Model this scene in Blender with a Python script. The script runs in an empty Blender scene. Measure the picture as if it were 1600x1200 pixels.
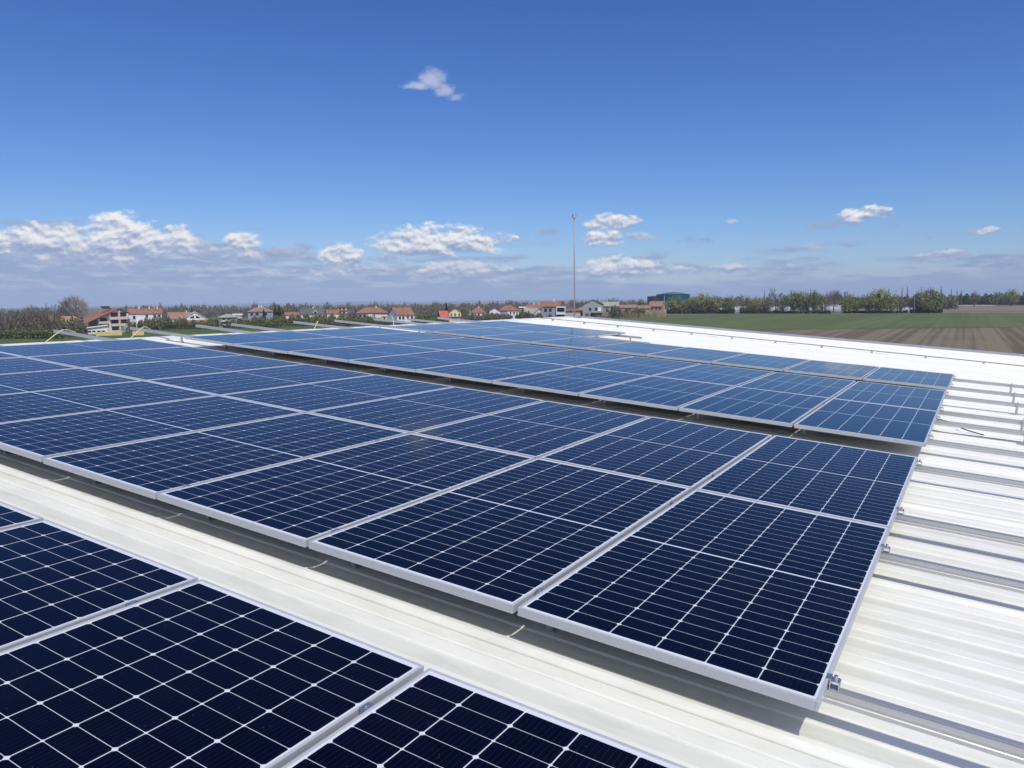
import bpy, bmesh, math, random
from mathutils import Vector, Matrix, noise as mnoise
rad = math.radians
scene = bpy.context.scene
COL = scene.collection

# ------------------------------------------------------------------ frames
S = 1.058                                   # spacing of the panel columns (m)
R_CAM = ((0.8525214316597611, 0.519838565334525, 0.0545442439816933),     # right, down, forward of the lens in the roof frame
         (0.12236583058500045, -0.09703881865014963, -0.9877297561472684),
         (-0.508167110373974, 0.8487351375219727, -0.14633815041940523))
C_CAM = Vector((0.24233046293307473, -2.176136285479236, 1.142257211810539)) * S
UP = Vector((-0.077675, -0.000175, 0.996979)).normalized()              # true vertical in the roof frame
ex = (Vector((1, 0, 0)) - UP * UP.x).normalized()
ey = UP.cross(ex)
T3 = Matrix((ex, ey, UP))                   # roof frame -> world
HC = 10.0                                   # eye height over the fields
z0 = HC - (T3 @ C_CAM).z
M = Matrix.Translation((0, 0, z0)) @ T3.to_4x4()
EYE = M @ C_CAM
right, down, fwd = [T3 @ Vector(r) for r in R_CAM]
FH = Vector((fwd.x, fwd.y, 0)).normalized()
RH = Vector((FH.y, -FH.x, 0))

# ------------------------------------------------------------------ camera
cam_d = bpy.data.cameras.new('camera'); cam = bpy.data.objects.new('camera', cam_d); COL.objects.link(cam)
rm = Matrix((right, -down, -fwd)).transposed().to_4x4()
cam.matrix_world = Matrix.Translation(EYE) @ rm
cam_d.sensor_width = 36; cam_d.lens = 1203.46 / 1600 * 36
cam_d.clip_start = 0.05; cam_d.clip_end = 60000
scene.camera = cam
scene.render.resolution_x, scene.render.resolution_y = 1024, 768

# ------------------------------------------------------------------ sun, sky, exposure
SUN_AZ, SUN_EL = 127.0, 57.0
sd = Vector((math.cos(rad(SUN_EL)) * math.sin(rad(SUN_AZ)), math.cos(rad(SUN_EL)) * math.cos(rad(SUN_AZ)), math.sin(rad(SUN_EL))))
sun_d = bpy.data.lights.new('sun', 'SUN'); sun = bpy.data.objects.new('sun', sun_d); COL.objects.link(sun)
sun_d.energy = 3.0; sun_d.angle = rad(0.53); sun_d.color = (1, 0.95, 0.855)
sun.rotation_euler = (-sd).to_track_quat('-Z', 'Y').to_euler(); sun.location = (0, 0, 60)
scene.view_settings.view_transform = 'Standard'; scene.view_settings.look = 'None'
scene.view_settings.exposure = 0.0; scene.view_settings.gamma = 1.0
scene.render.engine = 'CYCLES'
scene.cycles.max_bounces = 6; scene.cycles.volume_bounces = 0
scene.cycles.use_denoising = True; scene.cycles.denoiser = 'OPENIMAGEDENOISE'; scene.cycles.denoising_input_passes = 'RGB_ALBEDO_NORMAL'

class NT:                                    # small node helper
    def __init__(s, tree): s.t = tree; s.n = tree.nodes; s.l = tree.links
    def node(s, kind, **kw):
        n = s.n.new(kind)
        for k, v in kw.items(): setattr(n, k, v)
        return n
    def put(s, sock, v):
        if isinstance(v, bpy.types.NodeSocket): s.l.new(v, sock)
        elif v is not None: sock.default_value = v
    def math(s, op, a, b=None, c=None, clamp=False):
        n = s.node('ShaderNodeMath', operation=op, use_clamp=clamp)
        for i, v in enumerate((a, b, c)):
            if v is not None: s.put(n.inputs[i], v)
        return n.outputs[0]
    def vmath(s, op, a, b=None, out=0):
        n = s.node('ShaderNodeVectorMath', operation=op)
        s.put(n.inputs[0], a)
        if b is not None: s.put(n.inputs[1], b)
        return n.outputs[out]
    def mix(s, f, a, b, blend='MIX'):
        n = s.node('ShaderNodeMix', data_type='RGBA', blend_type=blend)
        s.put(n.inputs[0], f); s.put(n.inputs[6], a); s.put(n.inputs[7], b)
        return n.outputs[2]
    def noise(s, vec, scale, detail=4, rough=0.5, dims='3D'):
        n = s.node('ShaderNodeTexNoise', noise_dimensions=dims)
        s.put(n.inputs['Vector'], vec); n.inputs['Scale'].default_value = scale
        n.inputs['Detail'].default_value = detail; n.inputs['Roughness'].default_value = rough
        return n.outputs[0]
    def ramp(s, f, stops, interp='LINEAR'):
        n = s.node('ShaderNodeValToRGB'); r = n.color_ramp; r.interpolation = interp
        while len(r.elements) < len(stops): r.elements.new(0.5)
        for e, (p, c) in zip(r.elements, stops):
            e.position = p; e.color = c if len(c) == 4 else (*c, 1)
        s.put(n.inputs[0], f); return n.outputs[0]
    def smooth(s, x, lo, hi):
        n = s.node('ShaderNodeMapRange', interpolation_type='SMOOTHSTEP')
        s.put(n.inputs[0], x); s.put(n.inputs[1], lo); s.put(n.inputs[2], hi); return n.outputs[0]
    def xyz(s, x, y, z):
        n = s.node('ShaderNodeCombineXYZ')
        for i, v in enumerate((x, y, z)): s.put(n.inputs[i], v)
        return n.outputs[0]
    def sep(s, v):
        n = s.node('ShaderNodeSeparateXYZ'); s.put(n.inputs[0], v); return n.outputs

# clouds: heading (deg right of the view axis), elevation (deg), half width, rise above, depth below, weight, brightness
CLOUDS = [
 (-33.5, 3.9, 1.6, 1.3, 0.9, 1.2, 1.0), (-30.3, 3.8, 3.3, 1.8, 1.3, 1.15, 1.0), (-26.2, 4.0, 3.0, 2.3, 1.7, 1.3, 1.1),
 (-23.0, 4.1, 1.7, 1.4, 0.8, 1.2, 1.0), (-18.9, 4.15, 1.6, 1.0, 0.5, 1.2, 1.05), (-14.9, 4.0, 1.3, .45, .3, .55, .1),
 (-5.2, 4.1, 5.9, 1.75, 0.9, 1.25, 1.05), (-12.2, 3.15, 1.9, 1.3, .7, 1.25, 1.0), (-9.4, 3.1, 1.8, .5, .35, .8, .6),
 (-4.2, 1.95, 5.2, 1.2, .7, 1.05, .68), (-12.5, 2.05, 2.6, .7, .4, .9, .55), (-18.6, 2.95, 2.4, .8, .45, .95, .62), (-17.0, 2.2, 2.4, .6, .4, .8, .5), (-21.3, 3.6, 2.2, .9, .6, .9, .5), (-15.8, 3.5, 2.2, .6, .5, .8, .35), (-9.0, 2.5, 2.6, .6, .4, .8, .45), (-28.5, 2.9, 3.5, .7, .5, .8, .42), (.8, 1.6, 2.5, .6, .5, .75, .35),
 (-27.5, 2.35, 3.2, .6, .4, .6, .3), (-31.5, 1.1, 3.0, .5, .35, .6, .35), (-25.0, 1.15, 3.6, .5, .35, .6, .35), (-22.0, 2.3, 2.0, .4, .3, .6, .35),
 (7.3, 5.4, 2.4, .95, .45, 1.0, .95), (6.8, 4.25, 1.8, .95, .45, 1.1, .95), (9.4, 4.45, 1.6, .55, .3, .7, .55), (3.2, 4.9, 1.1, .6, .5, .45, .15),
 (7.8, 2.0, 3.6, 1.3, .7, 1.2, .95), (11.7, 2.0, 2.4, .65, .45, .9, .7), (3.0, 1.9, 2.0, .6, .5, .7, .4), (16.0, 2.05, 2.2, .45, .3, .8, .6),
 (20.0, 2.0, 2.2, .35, .25, .7, .5), (24.2, 5.4, 1.9, .85, .4, 1.15, 1.1), (23.0, 4.9, 3.6, .4, .45, .42, .1), (15.4, 5.45, .95, .4, .25, .7, .7),
 (31.2, 3.95, 1.1, .32, .22, .8, .8), (29.2, 2.6, 2.2, .38, .25, .65, .5), (27.8, 3.7, .9, .38, .25, .5, .4), (13.5, 4.15, 2.0, .3, .3, .4, .05), (17.5, 4.35, 1.2, .3, .25, .35, .1),
]
world = bpy.data.worlds.new('World'); scene.world = world; world.use_nodes = True
w = NT(world.node_tree); w.n.clear()
sky = w.node('ShaderNodeTexSky', sky_type='NISHITA', sun_disc=False)
sky.sun_elevation = rad(SUN_EL); sky.sun_rotation = rad(SUN_AZ)
sky.altitude = 200; sky.air_density = 1.0; sky.dust_density = 0.35; sky.ozone_density = 2.6
SK = 0.105
bg_sky = w.node('ShaderNodeBackground'); bg_sky.inputs[1].default_value = SK
sc_ = w.sep(w.vmath('MULTIPLY', sky.outputs[0], (SK, SK, SK)))          # the deep, saturated blue of the day
w.put(bg_sky.inputs[0], w.xyz(*[w.math('MULTIPLY', w.math('POWER', c_, g_), a_ / SK) for c_, g_, a_ in zip(sc_, (1.495, 1.31, 1.07), (.836, .884, 1.15))]))
tc = w.node('ShaderNodeTexCoord'); dvec = w.vmath('NORMALIZE', tc.outputs['Generated'])
dx = w.vmath('DOT_PRODUCT', dvec, tuple(RH), out=1); dyy = w.vmath('DOT_PRODUCT', dvec, tuple(FH), out=1)
dz = w.sep(dvec)[2]
az = w.math('MULTIPLY', w.math('ARCTAN2', dx, dyy), 180 / math.pi)
el = w.math('MULTIPLY', w.math('ARCSINE', dz), 180 / math.pi)
pv = w.xyz(az, w.math('MULTIPLY', el, 1.7), 3.7)
n_big = w.noise(pv, 0.55, 9, 0.58)
n_up = w.noise(w.vmath('ADD', pv, (0.10, 0.42, 0)), 0.55, 9, 0.58)
n_fine = w.noise(pv, 2.3, 6, 0.6)
wx = w.math('ADD', az, w.math('MULTIPLY', w.math('SUBTRACT', w.noise(pv, 0.9, 4, .6), 0.5), 1.6))
wy = w.math('ADD', el, w.math('MULTIPLY', w.math('SUBTRACT', w.noise(w.vmath('ADD', pv, (31, 7, 5)), 0.9, 5, .6), 0.5), 0.8))
def blobs(lst):
    Mx = -9.0; Vs = 0.0; Ws = 1e-4; Bs = 0.0
    for (a_, e_, hw, ht, hb, wt, br) in lst:
        qx = w.math('DIVIDE', w.math('SUBTRACT', wx, a_), hw)
        de = w.math('SUBTRACT', wy, e_)
        qy = w.math('MAXIMUM', w.math('DIVIDE', de, ht), w.math('DIVIDE', de, -hb))
        m = w.math('SUBTRACT', 1.0, w.math('ADD', w.math('MULTIPLY', qx, qx), w.math('MULTIPLY', qy, qy)))
        m = w.math('MULTIPLY', m, wt)
        Mx = w.math('MAXIMUM', m, Mx)
        mp = w.math('MAXIMUM', m, 0.0)
        Ws = w.math('ADD', Ws, mp); Vs = w.math('ADD', Vs, w.math('MULTIPLY', mp, w.math('DIVIDE', de, ht))); Bs = w.math('ADD', Bs, w.math('MULTIPLY', mp, br))
    return w.math('MAXIMUM', Mx, -1.5), w.math('DIVIDE', Vs, Ws), w.math('DIVIDE', Bs, Ws)
Mx, vert, bri = blobs(CLOUDS)
nmix = w.math('SUBTRACT', w.math('ADD', w.math('MULTIPLY', n_big, .7), w.math('MULTIPLY', n_fine, .3)), 0.5)
soft = w.math('ADD', .75, w.math('MULTIPLY', w.math('MAXIMUM', w.math('MULTIPLY', vert, -1.0), 0.0), 1.1))     # crisp crowns, melting bases
raw = w.math('ADD', Mx, w.math('MULTIPLY', nmix, 3.5))
dens = w.smooth(w.math('DIVIDE', w.math('SUBTRACT', raw, .05), soft), 0.0, 1.0)
WISPS = [(-5.35, 15.35, 1.15, .95, .55, 1.0, .8), (-6.6, 15.0, 1.25, .40, .25, .9, .8), (-4.6, 14.75, .8, .55, .40, .9, .8), (-3.75, 14.35, .75, .40, .35, .7, .8)]
Mw, vw, bw = blobs(WISPS)
densw = w.math('MULTIPLY', w.smooth(w.math('ADD', Mw, w.math('MULTIPLY', nmix, 1.5)), -.1, 1.25), .62)
dens = w.math('MAXIMUM', dens, densw)
relief = w.math('MULTIPLY', w.math('SUBTRACT', n_big, n_up), 3.6)
t = w.math('ADD', w.math('ADD', w.math('MULTIPLY', vert, 0.62), 0.36), relief, clamp=True)
t = w.math('MAXIMUM', w.math('MULTIPLY', t, bri), w.math('MULTIPLY', w.math('GREATER_THAN', Mw, -1.4), .62))
cl_col = w.ramp(t, [(0, (.285, .365, .57)), (.3, (.45, .51, .67)), (.6, (.76, .76, .80)), (.92, (.97, .955, .94))])
# the grey-blue deck low over the horizon
st = w.noise(w.vmath('MULTIPLY', pv, (0.35, 1.2, 1)), 0.5, 6, .55)
edge = w.math('ADD', w.math('MULTIPLY', w.math('SUBTRACT', st, .5), 3.2), w.ramp(w.math('DIVIDE', w.math('ADD', az, 40), 80), [(0, (1.3, 1.3, 1.3)), (.22, (1.28, 1.28, 1.28)), (.45, (.80, .80, .80)), (.60, (.70, .70, .70)), (1, (.66, .66, .66))]))
topel = w.math('MULTIPLY', edge, 3.7)
deck = w.math('MULTIPLY', w.smooth(w.math('SUBTRACT', topel, el), -0.5, 1.5), 0.88)
deck_col = w.ramp(w.math('DIVIDE', el, 5.0), [(0, (.30, .405, .625)), (.2, (.275, .365, .585)), (.45, (.265, .355, .570)), (1, (.315, .42, .63))])
deck_col = w.mix(w.math('MULTIPLY', w.smooth(w.noise(w.vmath('MULTIPLY', pv, (.55, 1.9, 1)), .8, 6, .6), .45, .68), w.smooth(el, .3, 1.8)), deck_col, (.56, .59, .71, 1))
bg_deck = w.node('ShaderNodeBackground'); w.put(bg_deck.inputs[0], deck_col); bg_deck.inputs[1].default_value = 1.0
bg_cl = w.node('ShaderNodeBackground'); w.put(bg_cl.inputs[0], cl_col); bg_cl.inputs[1].default_value = 1.0
# unseen milky glow around the sun, added behind the camera to fill the shadows
sdot = w.vmath('DOT_PRODUCT', dvec, tuple(sd), out=1)
fill_glow = w.math('MULTIPLY', w.math('POWER', w.math('MAXIMUM', w.math('SUBTRACT', sdot, .10), 0.0), 2.0), 1.0)
bg_fill = w.node('ShaderNodeBackground'); bg_fill.inputs[0].default_value = (1.0, .93, .74, 1); w.put(bg_fill.inputs[1], fill_glow)
add_ = w.node('ShaderNodeAddShader'); w.l.new(bg_sky.outputs[0], add_.inputs[0]); w.l.new(bg_fill.outputs[0], add_.inputs[1])
ms1 = w.node('ShaderNodeMixShader'); w.put(ms1.inputs[0], deck); w.l.new(add_.outputs[0], ms1.inputs[1]); w.l.new(bg_deck.outputs[0], ms1.inputs[2])
ms2 = w.node('ShaderNodeMixShader'); w.put(ms2.inputs[0], w.math('MULTIPLY', dens, .95)); w.l.new(ms1.outputs[0], ms2.inputs[1]); w.l.new(bg_cl.outputs[0], ms2.inputs[2])
wo = w.node('ShaderNodeOutputWorld'); w.l.new(ms2.outputs[0], wo.inputs[0])

# ------------------------------------------------------------------ helpers
class MB:
    """collects geometry for ONE mesh object"""
    def __init__(s): s.v = []; s.f = []
    def quad(s, a, b, c, d):
        i = len(s.v); s.v += [tuple(a), tuple(b), tuple(c), tuple(d)]; s.f.append((i, i + 1, i + 2, i + 3))
    def tri(s, a, b, c):
        i = len(s.v); s.v += [tuple(a), tuple(b), tuple(c)]; s.f.append((i, i + 1, i + 2))
    def box(s, x0, x1, y0, y1, za, zb):
        i = len(s.v)
        s.v += [(x0, y0, za), (x1, y0, za), (x1, y1, za), (x0, y1, za), (x0, y0, zb), (x1, y0, zb), (x1, y1, zb), (x0, y1, zb)]
        for q in ((3, 2, 1, 0), (4, 5, 6, 7), (0, 1, 5, 4), (1, 2, 6, 5), (2, 3, 7, 6), (3, 0, 4, 7)): s.f.append(tuple(i + k for k in q))
        return s
    def poly(s, pts): i = len(s.v); s.v += [tuple(p) for p in pts]; s.f.append(tuple(range(i, i + len(pts))))
    def prism(s, pts, off):
        off = Vector(off); a = [Vector(p) for p in pts]; b = [p + off for p in a]; n = len(a)
        s.poly(a[::-1]); s.poly(b)
        for k in range(n): s.quad(a[k], a[(k + 1) % n], b[(k + 1) % n], b[k])
        return s
    def tube(s, pts, radii, seg=6, cap=True):
        rings = []
        pts = [Vector(p) for p in pts]
        if not isinstance(radii, (list, tuple)): radii = [radii] * len(pts)
        for k, p in enumerate(pts):
            d = (pts[min(k + 1, len(pts) - 1)] - pts[max(k - 1, 0)]).normalized()
            u = d.cross(Vector((0, 0, 1)) if abs(d.z) < .95 else Vector((1, 0, 0))).normalized(); v = d.cross(u)
            i = len(s.v)
            for q in range(seg):
                a = 2 * math.pi * q / seg
                s.v.append(tuple(p + (u * math.cos(a) + v * math.sin(a)) * radii[k]))
            rings.append(i)
        for a, b in zip(rings, rings[1:]):
            for q in range(seg): s.f.append((a + q, a + (q + 1) % seg, b + (q + 1) % seg, b + q))
        if cap:
            s.f.append(tuple(rings[0] + q for q in range(seg))[::-1]); s.f.append(tuple(rings[-1] + q for q in range(seg)))
        return s
    def mesh(s, name, mat=None, smooth=False):
        me = bpy.data.meshes.new(name); me.from_pydata(s.v, [], s.f)
        if mat: me.materials.append(mat)
        if smooth:
            for p in me.polygons: p.use_smooth = True
        me.update(); return me
    def build(s, name, mat, parent=None, smooth=False, fix=False, bevel=0):
        me = s.mesh(name, mat, smooth)
        if fix or bevel:
            bm = bmesh.new(); bm.from_mesh(me)
            bmesh.ops.remove_doubles(bm, verts=bm.verts, dist=1e-5)
            bmesh.ops.recalc_face_normals(bm, faces=bm.faces)
            if bevel: bmesh.ops.bevel(bm, geom=[e for e in bm.edges if e.is_manifold and e.calc_face_angle(0) > .6], offset=bevel, segments=1, affect='EDGES', clamp_overlap=True)
            bm.to_mesh(me); bm.free()
        return link(name, me, parent)
def link(name, data, parent=None):
    o = bpy.data.objects.new(name, data); COL.objects.link(o)
    if parent: o.parent = parent
    return o
def tag(o, label=None, cat=None, group=None, kind=None):
    if label: o['label'] = label
    if cat: o['category'] = cat
    if group: o['group'] = group
    if kind: o['kind'] = kind
    return o
def empty(name, mw=None, **kw):
    o = bpy.data.objects.new(name, None); COL.objects.link(o); o.empty_display_size = .2
    if mw is not None: o.matrix_world = mw
    return tag(o, **kw)
def copy_thing(o, mw, **kw):
    c = o.copy(); COL.objects.link(c); c.matrix_world = mw
    for ch in list(o.children):
        d = ch.copy(); COL.objects.link(d); d.parent = c
        for g in list(ch.children):
            e = g.copy(); COL.objects.link(e); e.parent = d
    for k in ('label', 'group', 'category'):
        if k in kw and kw[k] is not None: c[k] = kw[k]
    return c
def roofT(x, y, z=0.0): return M @ Matrix.Translation((x, y, z))
ORD = ['', 'second ', 'third ', 'fourth ', 'fifth ', 'sixth ', 'seventh ', 'eighth ', 'ninth ', 'tenth ', 'eleventh ', 'twelfth ']

def mat(name, col, rough=.6, metal=0.0, spec=None, vary=0.0, scale=3.0, bump=0.0, bscale=30, col2=None, stretch=None, island=0.0):
    m = bpy.data.materials.new(name); m.use_nodes = True
    k = NT(m.node_tree); b = k.n['Principled BSDF']
    b.inputs['Roughness'].default_value = rough; b.inputs['Metallic'].default_value = metal
    if spec is not None: b.inputs['Specular IOR Level'].default_value = spec
    c = (*col, 1)
    if vary or col2 or island or bump:
        tc = k.node('ShaderNodeTexCoord'); v = tc.outputs['Object']
        if stretch: v = k.vmath('MULTIPLY', v, stretch)
        f = k.noise(v, scale, 5, .6)
        if col2: out = k.mix(k.smooth(f, .35, .65), c, (*col2, 1))
        else:
            hi = tuple(min(1, x * (1 + vary)) for x in col); lo = tuple(x * (1 - vary) for x in col)
            out = k.mix(k.smooth(f, .3, .7), (*lo, 1), (*hi, 1))
        if island:
            g = k.node('ShaderNodeNewGeometry')
            r = k.math('ADD', k.math('MULTIPLY', g.outputs['Random Per Island'], 2 * island), 1 - island)
            out = k.mix(1.0, out, k.xyz(r, r, r), 'MULTIPLY')
        k.put(b.inputs['Base Color'], out)
        if bump:
            bn = k.node('ShaderNodeBump'); bn.inputs['Strength'].default_value = bump; bn.inputs['Distance'].default_value = .01
            k.put(bn.inputs['Height'], k.noise(v, bscale, 4, .6)); k.l.new(bn.outputs[0], b.inputs['Normal'])
    else: b.inputs['Base Color'].default_value = c
    return m

# ------------------------------------------------------------------ materials of the roof and the array
def roof_material():
    m = bpy.data.materials.new('painted_steel_roof'); m.use_nodes = True; k = NT(m.node_tree); b = k.n['Principled BSDF']
    tc = k.node('ShaderNodeTexCoord'); v = tc.outputs['Object']
    streak = k.noise(k.vmath('MULTIPLY', v, (.9, 9, 9)), 1.0, 6, .62)
    patch = k.noise(k.vmath('MULTIPLY', v, (1.2, 4, 4)), 1.1, 5, .6)
    speck = k.noise(k.vmath('MULTIPLY', v, (1, 2.4, 2)), 26, 3, .6)
    c = k.mix(k.smooth(streak, .33, .68), (.80, .795, .735, 1), (.86, .855, .80, 1))
    c = k.mix(k.math('MULTIPLY', k.smooth(patch, .42, .72), .42), c, (.76, .77, .73, 1))
    c = k.mix(k.math('MULTIPLY', k.smooth(speck, .60, .76), .22), c, (.46, .44, .37, 1))
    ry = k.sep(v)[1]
    near_dim = k.math('SUBTRACT', 1.0, k.smooth(k.math('ADD', ry, k.math('MULTIPLY', patch, 3.0)), 2.5, 10.0))  # near roof painted darker, standing in for brighter light on the far roof
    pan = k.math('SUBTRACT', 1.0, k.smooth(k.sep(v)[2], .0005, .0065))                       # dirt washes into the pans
    grime_dim = k.math('ADD', .30, k.math('ADD', k.math('MULTIPLY', pan, .40), k.math('MULTIPLY', k.smooth(k.noise(k.vmath('MULTIPLY', v, (1.3, 5, 1)), 1.6, 6, .65), .42, .66), .30)))  # pan dirt and mottling, plus the even part of the painted near dimming
    c = k.mix(k.math('MULTIPLY', near_dim, grime_dim), c, (.565, .575, .515, 1))
    scuff = k.math('MULTIPLY', k.smooth(k.noise(k.vmath('MULTIPLY', v, (2.2, 3.2, 1)), 7, 5, .7), .62, .74), k.smooth(k.noise(v, .8, 2, .5), .5, .62))
    c = k.mix(k.math('MULTIPLY', scuff, .35), c, (.42, .41, .36, 1))
    k.put(b.inputs['Base Color'], c)
    k.put(b.inputs['Roughness'], k.math('ADD', .40, k.math('MULTIPLY', patch, .22))); b.inputs['Specular IOR Level'].default_value = .4
    bn = k.node('ShaderNodeBump'); bn.inputs['Strength'].default_value = .3; bn.inputs['Distance'].default_value = .006
    k.put(bn.inputs['Height'], k.noise(k.vmath('MULTIPLY', v, (.6, 5, 5)), 3, 5, .6)); k.l.new(bn.outputs[0], b.inputs['Normal'])
    return m
def metal_material(name, col, rough, metal=.85, stretch=(40, .6, 40)):
    m = bpy.data.materials.new(name); m.use_nodes = True; k = NT(m.node_tree); b = k.n['Principled BSDF']
    tc = k.node('ShaderNodeTexCoord'); n = k.noise(k.vmath('MULTIPLY', tc.outputs['Object'], stretch), 4, 4, .6)
    k.put(b.inputs['Base Color'], k.mix(n, tuple(x * .86 for x in col) + (1,), tuple(min(1, x * 1.12) for x in col) + (1,)))
    k.put(b.inputs['Roughness'], k.math('ADD', rough - .06, k.math('MULTIPLY', n, .12)))
    b.inputs['Metallic'].default_value = metal
    return m
PW, PL, PT, LIP = 1.0372, 2.021, .033, .010       # panel width, length, frame height, frame lip
def cell_material(name, row_gap, row_f, base_a, base_b):
    """half-cut cells seen through glass; the grid is laid out in the panel's own metres"""
    m = bpy.data.materials.new(name); m.use_nodes = True; k = NT(m.node_tree); b = k.n['Principled BSDF']
    tc = k.node('ShaderNodeTexCoord'); X, Y, _ = k.sep(tc.outputs['Object'])
    px_, py_ = .1672, .0815; halfgap = .0060; mid = .0055
    cx = k.math('DIVIDE', k.math('ADD', X, 3 * px_), px_)
    ay = k.math('SUBTRACT', k.math('ABSOLUTE', Y), mid)
    cy = k.math('DIVIDE', ay, py_)
    def near(c, p):                                   # distance (m) to the nearest grid line
        f = k.math('FRACT', c); return k.math('MULTIPLY', k.math('MINIMUM', f, k.math('SUBTRACT', 1.0, f)), p)
    ddx, ddy = near(cx, px_), near(cy, py_)
    colline = k.math('SUBTRACT', 1.0, k.smooth(ddx, .0012, .0022))
    rowline = k.math('MULTIPLY', k.math('SUBTRACT', 1.0, k.smooth(ddy, row_gap * .4, row_gap)), row_f)
    par = k.math('MODULO', k.math('ADD', k.math('FLOOR', k.math('ADD', cy, .5)), 40), 2)
    diam_r = k.math('ADD', .0068, k.math('MULTIPLY', par, .0036))
    diam = k.math('SUBTRACT', 1.0, k.smooth(k.math('SUBTRACT', k.math('ADD', ddx, ddy), diam_r), -.0006, .0006))
    ex_ = k.math('GREATER_THAN', k.math('ABSOLUTE', X), 3 * px_ - .001)
    ey_ = k.math('GREATER_THAN', k.math('ABSOLUTE', Y), mid + 12 * py_ - .001)
    ctr = k.math('LESS_THAN', ay, .0012)
    white = colline
    for q in (rowline, diam, ex_, ey_, ctr): white = k.math('MAXIMUM', white, q)
    # fine busbars along the panel, a little tone change from cell to cell
    bb = k.math('MULTIPLY', k.math('SUBTRACT', k.math('FRACT', k.math('MULTIPLY', cx, 10)), .5), .01672)
    bus = k.math('SUBTRACT', 1.0, k.smooth(k.math('ABSOLUTE', bb), .0004, .0012))
    wn = k.node('ShaderNodeTexWhiteNoise', noise_dimensions='3D')
    oi = k.node('ShaderNodeObjectInfo')
    sgn = k.math('SIGN', Y)
    k.put(wn.inputs[0], k.xyz(k.math('FLOOR', cx), k.math('MULTIPLY', k.math('FLOOR', cy), sgn), k.math('MULTIPLY', oi.outputs['Random'], 91)))
    tone = k.math('ADD', k.math('MULTIPLY', wn.outputs[0], .55), k.math('MULTIPLY', oi.outputs['Random'], .45))
    cell = k.mix(tone, (*base_a, 1), (*base_b, 1))
    cell = k.mix(k.math('MULTIPLY', bus, .07), cell, (.10, .12, .18, 1))
    dust = k.noise(k.vmath('MULTIPLY', tc.outputs['Object'], (1, 1, 1)), 3.0, 6, .65)
    col = k.mix(white, cell, (.60, .635, .69, 1))
    col = k.mix(k.math('MULTIPLY', k.smooth(dust, .45, .8), .005), col, (.5, .47, .42, 1))
    vo = k.node('ShaderNodeTexVoronoi', feature='F1'); k.put(vo.inputs['Vector'], k.vmath('ADD', tc.outputs['Object'], k.xyz(k.math('MULTIPLY', oi.outputs['Random'], 37), 0, 0))); vo.inputs['Scale'].default_value = 42
    grit = k.math('MULTIPLY', k.math('LESS_THAN', vo.outputs['Distance'], .055), k.smooth(k.noise(tc.outputs['Object'], 9, 2, .5), .48, .62))
    col = k.mix(k.math('MULTIPLY', grit, .16), col, (.5, .5, .5, 1))
    k.put(b.inputs['Base Color'], col)
    b.inputs['Metallic'].default_value = 0
    b.inputs['IOR'].default_value = 1.25
    k.put(b.inputs['Roughness'], k.math('ADD', .055, k.math('MULTIPLY', dust, .06)))
    return m
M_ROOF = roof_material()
M_FRAME = metal_material('anodised_frame', (.46, .475, .50), .42, .15)
M_RAIL = metal_material('mill_aluminium', (.56, .56, .55), .38, .7, (.6, 60, 60))
M_STEEL = metal_material('zinc_bolt', (.55, .55, .56), .35, .9)
M_CELL_A = cell_material('mono_half_cells', .0013, .95, (.0006, .0012, .0062), (.0016, .0016, .0090))
M_CELL_B = cell_material('poly_half_cells', .0008, .10, (.0024, .0050, .019), (.0034, .0068, .024))
M_BACK = mat('white_backsheet', (.55, .54, .50), .6)
M_DARK = mat('black_rubber', (.02, .02, .02), .5)
M_YEL = mat('yellow_cable_sheath', (.72, .62, .26), .5)
M_FLASH = mat('grey_lilac_flashing', (.40, .40, .47), .5, .2, vary=.06)
M_CONC = mat('weathered_concrete', (.40, .39, .37), .9, vary=.2, scale=.8)

# ------------------------------------------------------------------ the hall whose roof carries the array
RX, EAVE, YN, YF, RZ = -10.15 * S, 9.0 * S, -9.0 * S, 18.55 * S, -.172
def roof_profile():
    joints = [(-9.0 + 1.5 * j) * S + .015 for j in range(19)]     # overlap ribs between the sheets
    pts = []; y = YN
    js = [-9.0 * S] + joints
    j = YN
    while j < YF:
        nxt = min(j + 1.5 * S, YF)
        # overlap rib with its hairline seam, then five shallow swages
        for d, z in ((0, 0), (.002, -.012), (.004, 0), (.030, .020), (.056, .020), (.105, .001)): pts.append((j + d, z))
        span = (nxt - j - .10); n = 6; p = span / n
        for q in range(n):
            b = j + .10 + q * p
            for d, z in ((.30, 0), (.335, .007), (.60, .007), (.625, .0045), (.655, .0045), (.68, .007), (.93, .007), (.965, 0)): pts.append((b + d * p, z))
        j = nxt
    pts.append((YF, 0)); return [p for p in pts if p[0] <= YF]
hall = empty('warehouse', M @ Matrix.Translation((0, 0, RZ)), label='low white metal warehouse whose ribbed roof carries the solar panels', cat='warehouse')
prof = roof_profile()
up_l = T3.transposed() @ Vector((0, 0, 1))
sl = up_l.x / up_l.z                                               # roof rise per metre towards the ridge (negative x)
mb = MB()
def strip(xa, za, xb, zb):
    i = len(mb.v)
    for (y, z) in prof: mb.v.append((xa, y, z + za))
    for (y, z) in prof: mb.v.append((xb, y, z + zb))
    n = len(prof)
    for k in range(n - 1): mb.f.append((i + k, i + n + k, i + n + k + 1, i + k + 1))
xs = [RX + (EAVE - RX) * q / 6 for q in range(7)]
for a, b_ in zip(xs, xs[1:]): strip(a, 0, b_, 0)
strip(RX - 19, -19 * .135, RX, 0)
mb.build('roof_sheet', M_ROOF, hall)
cap = MB()
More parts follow.
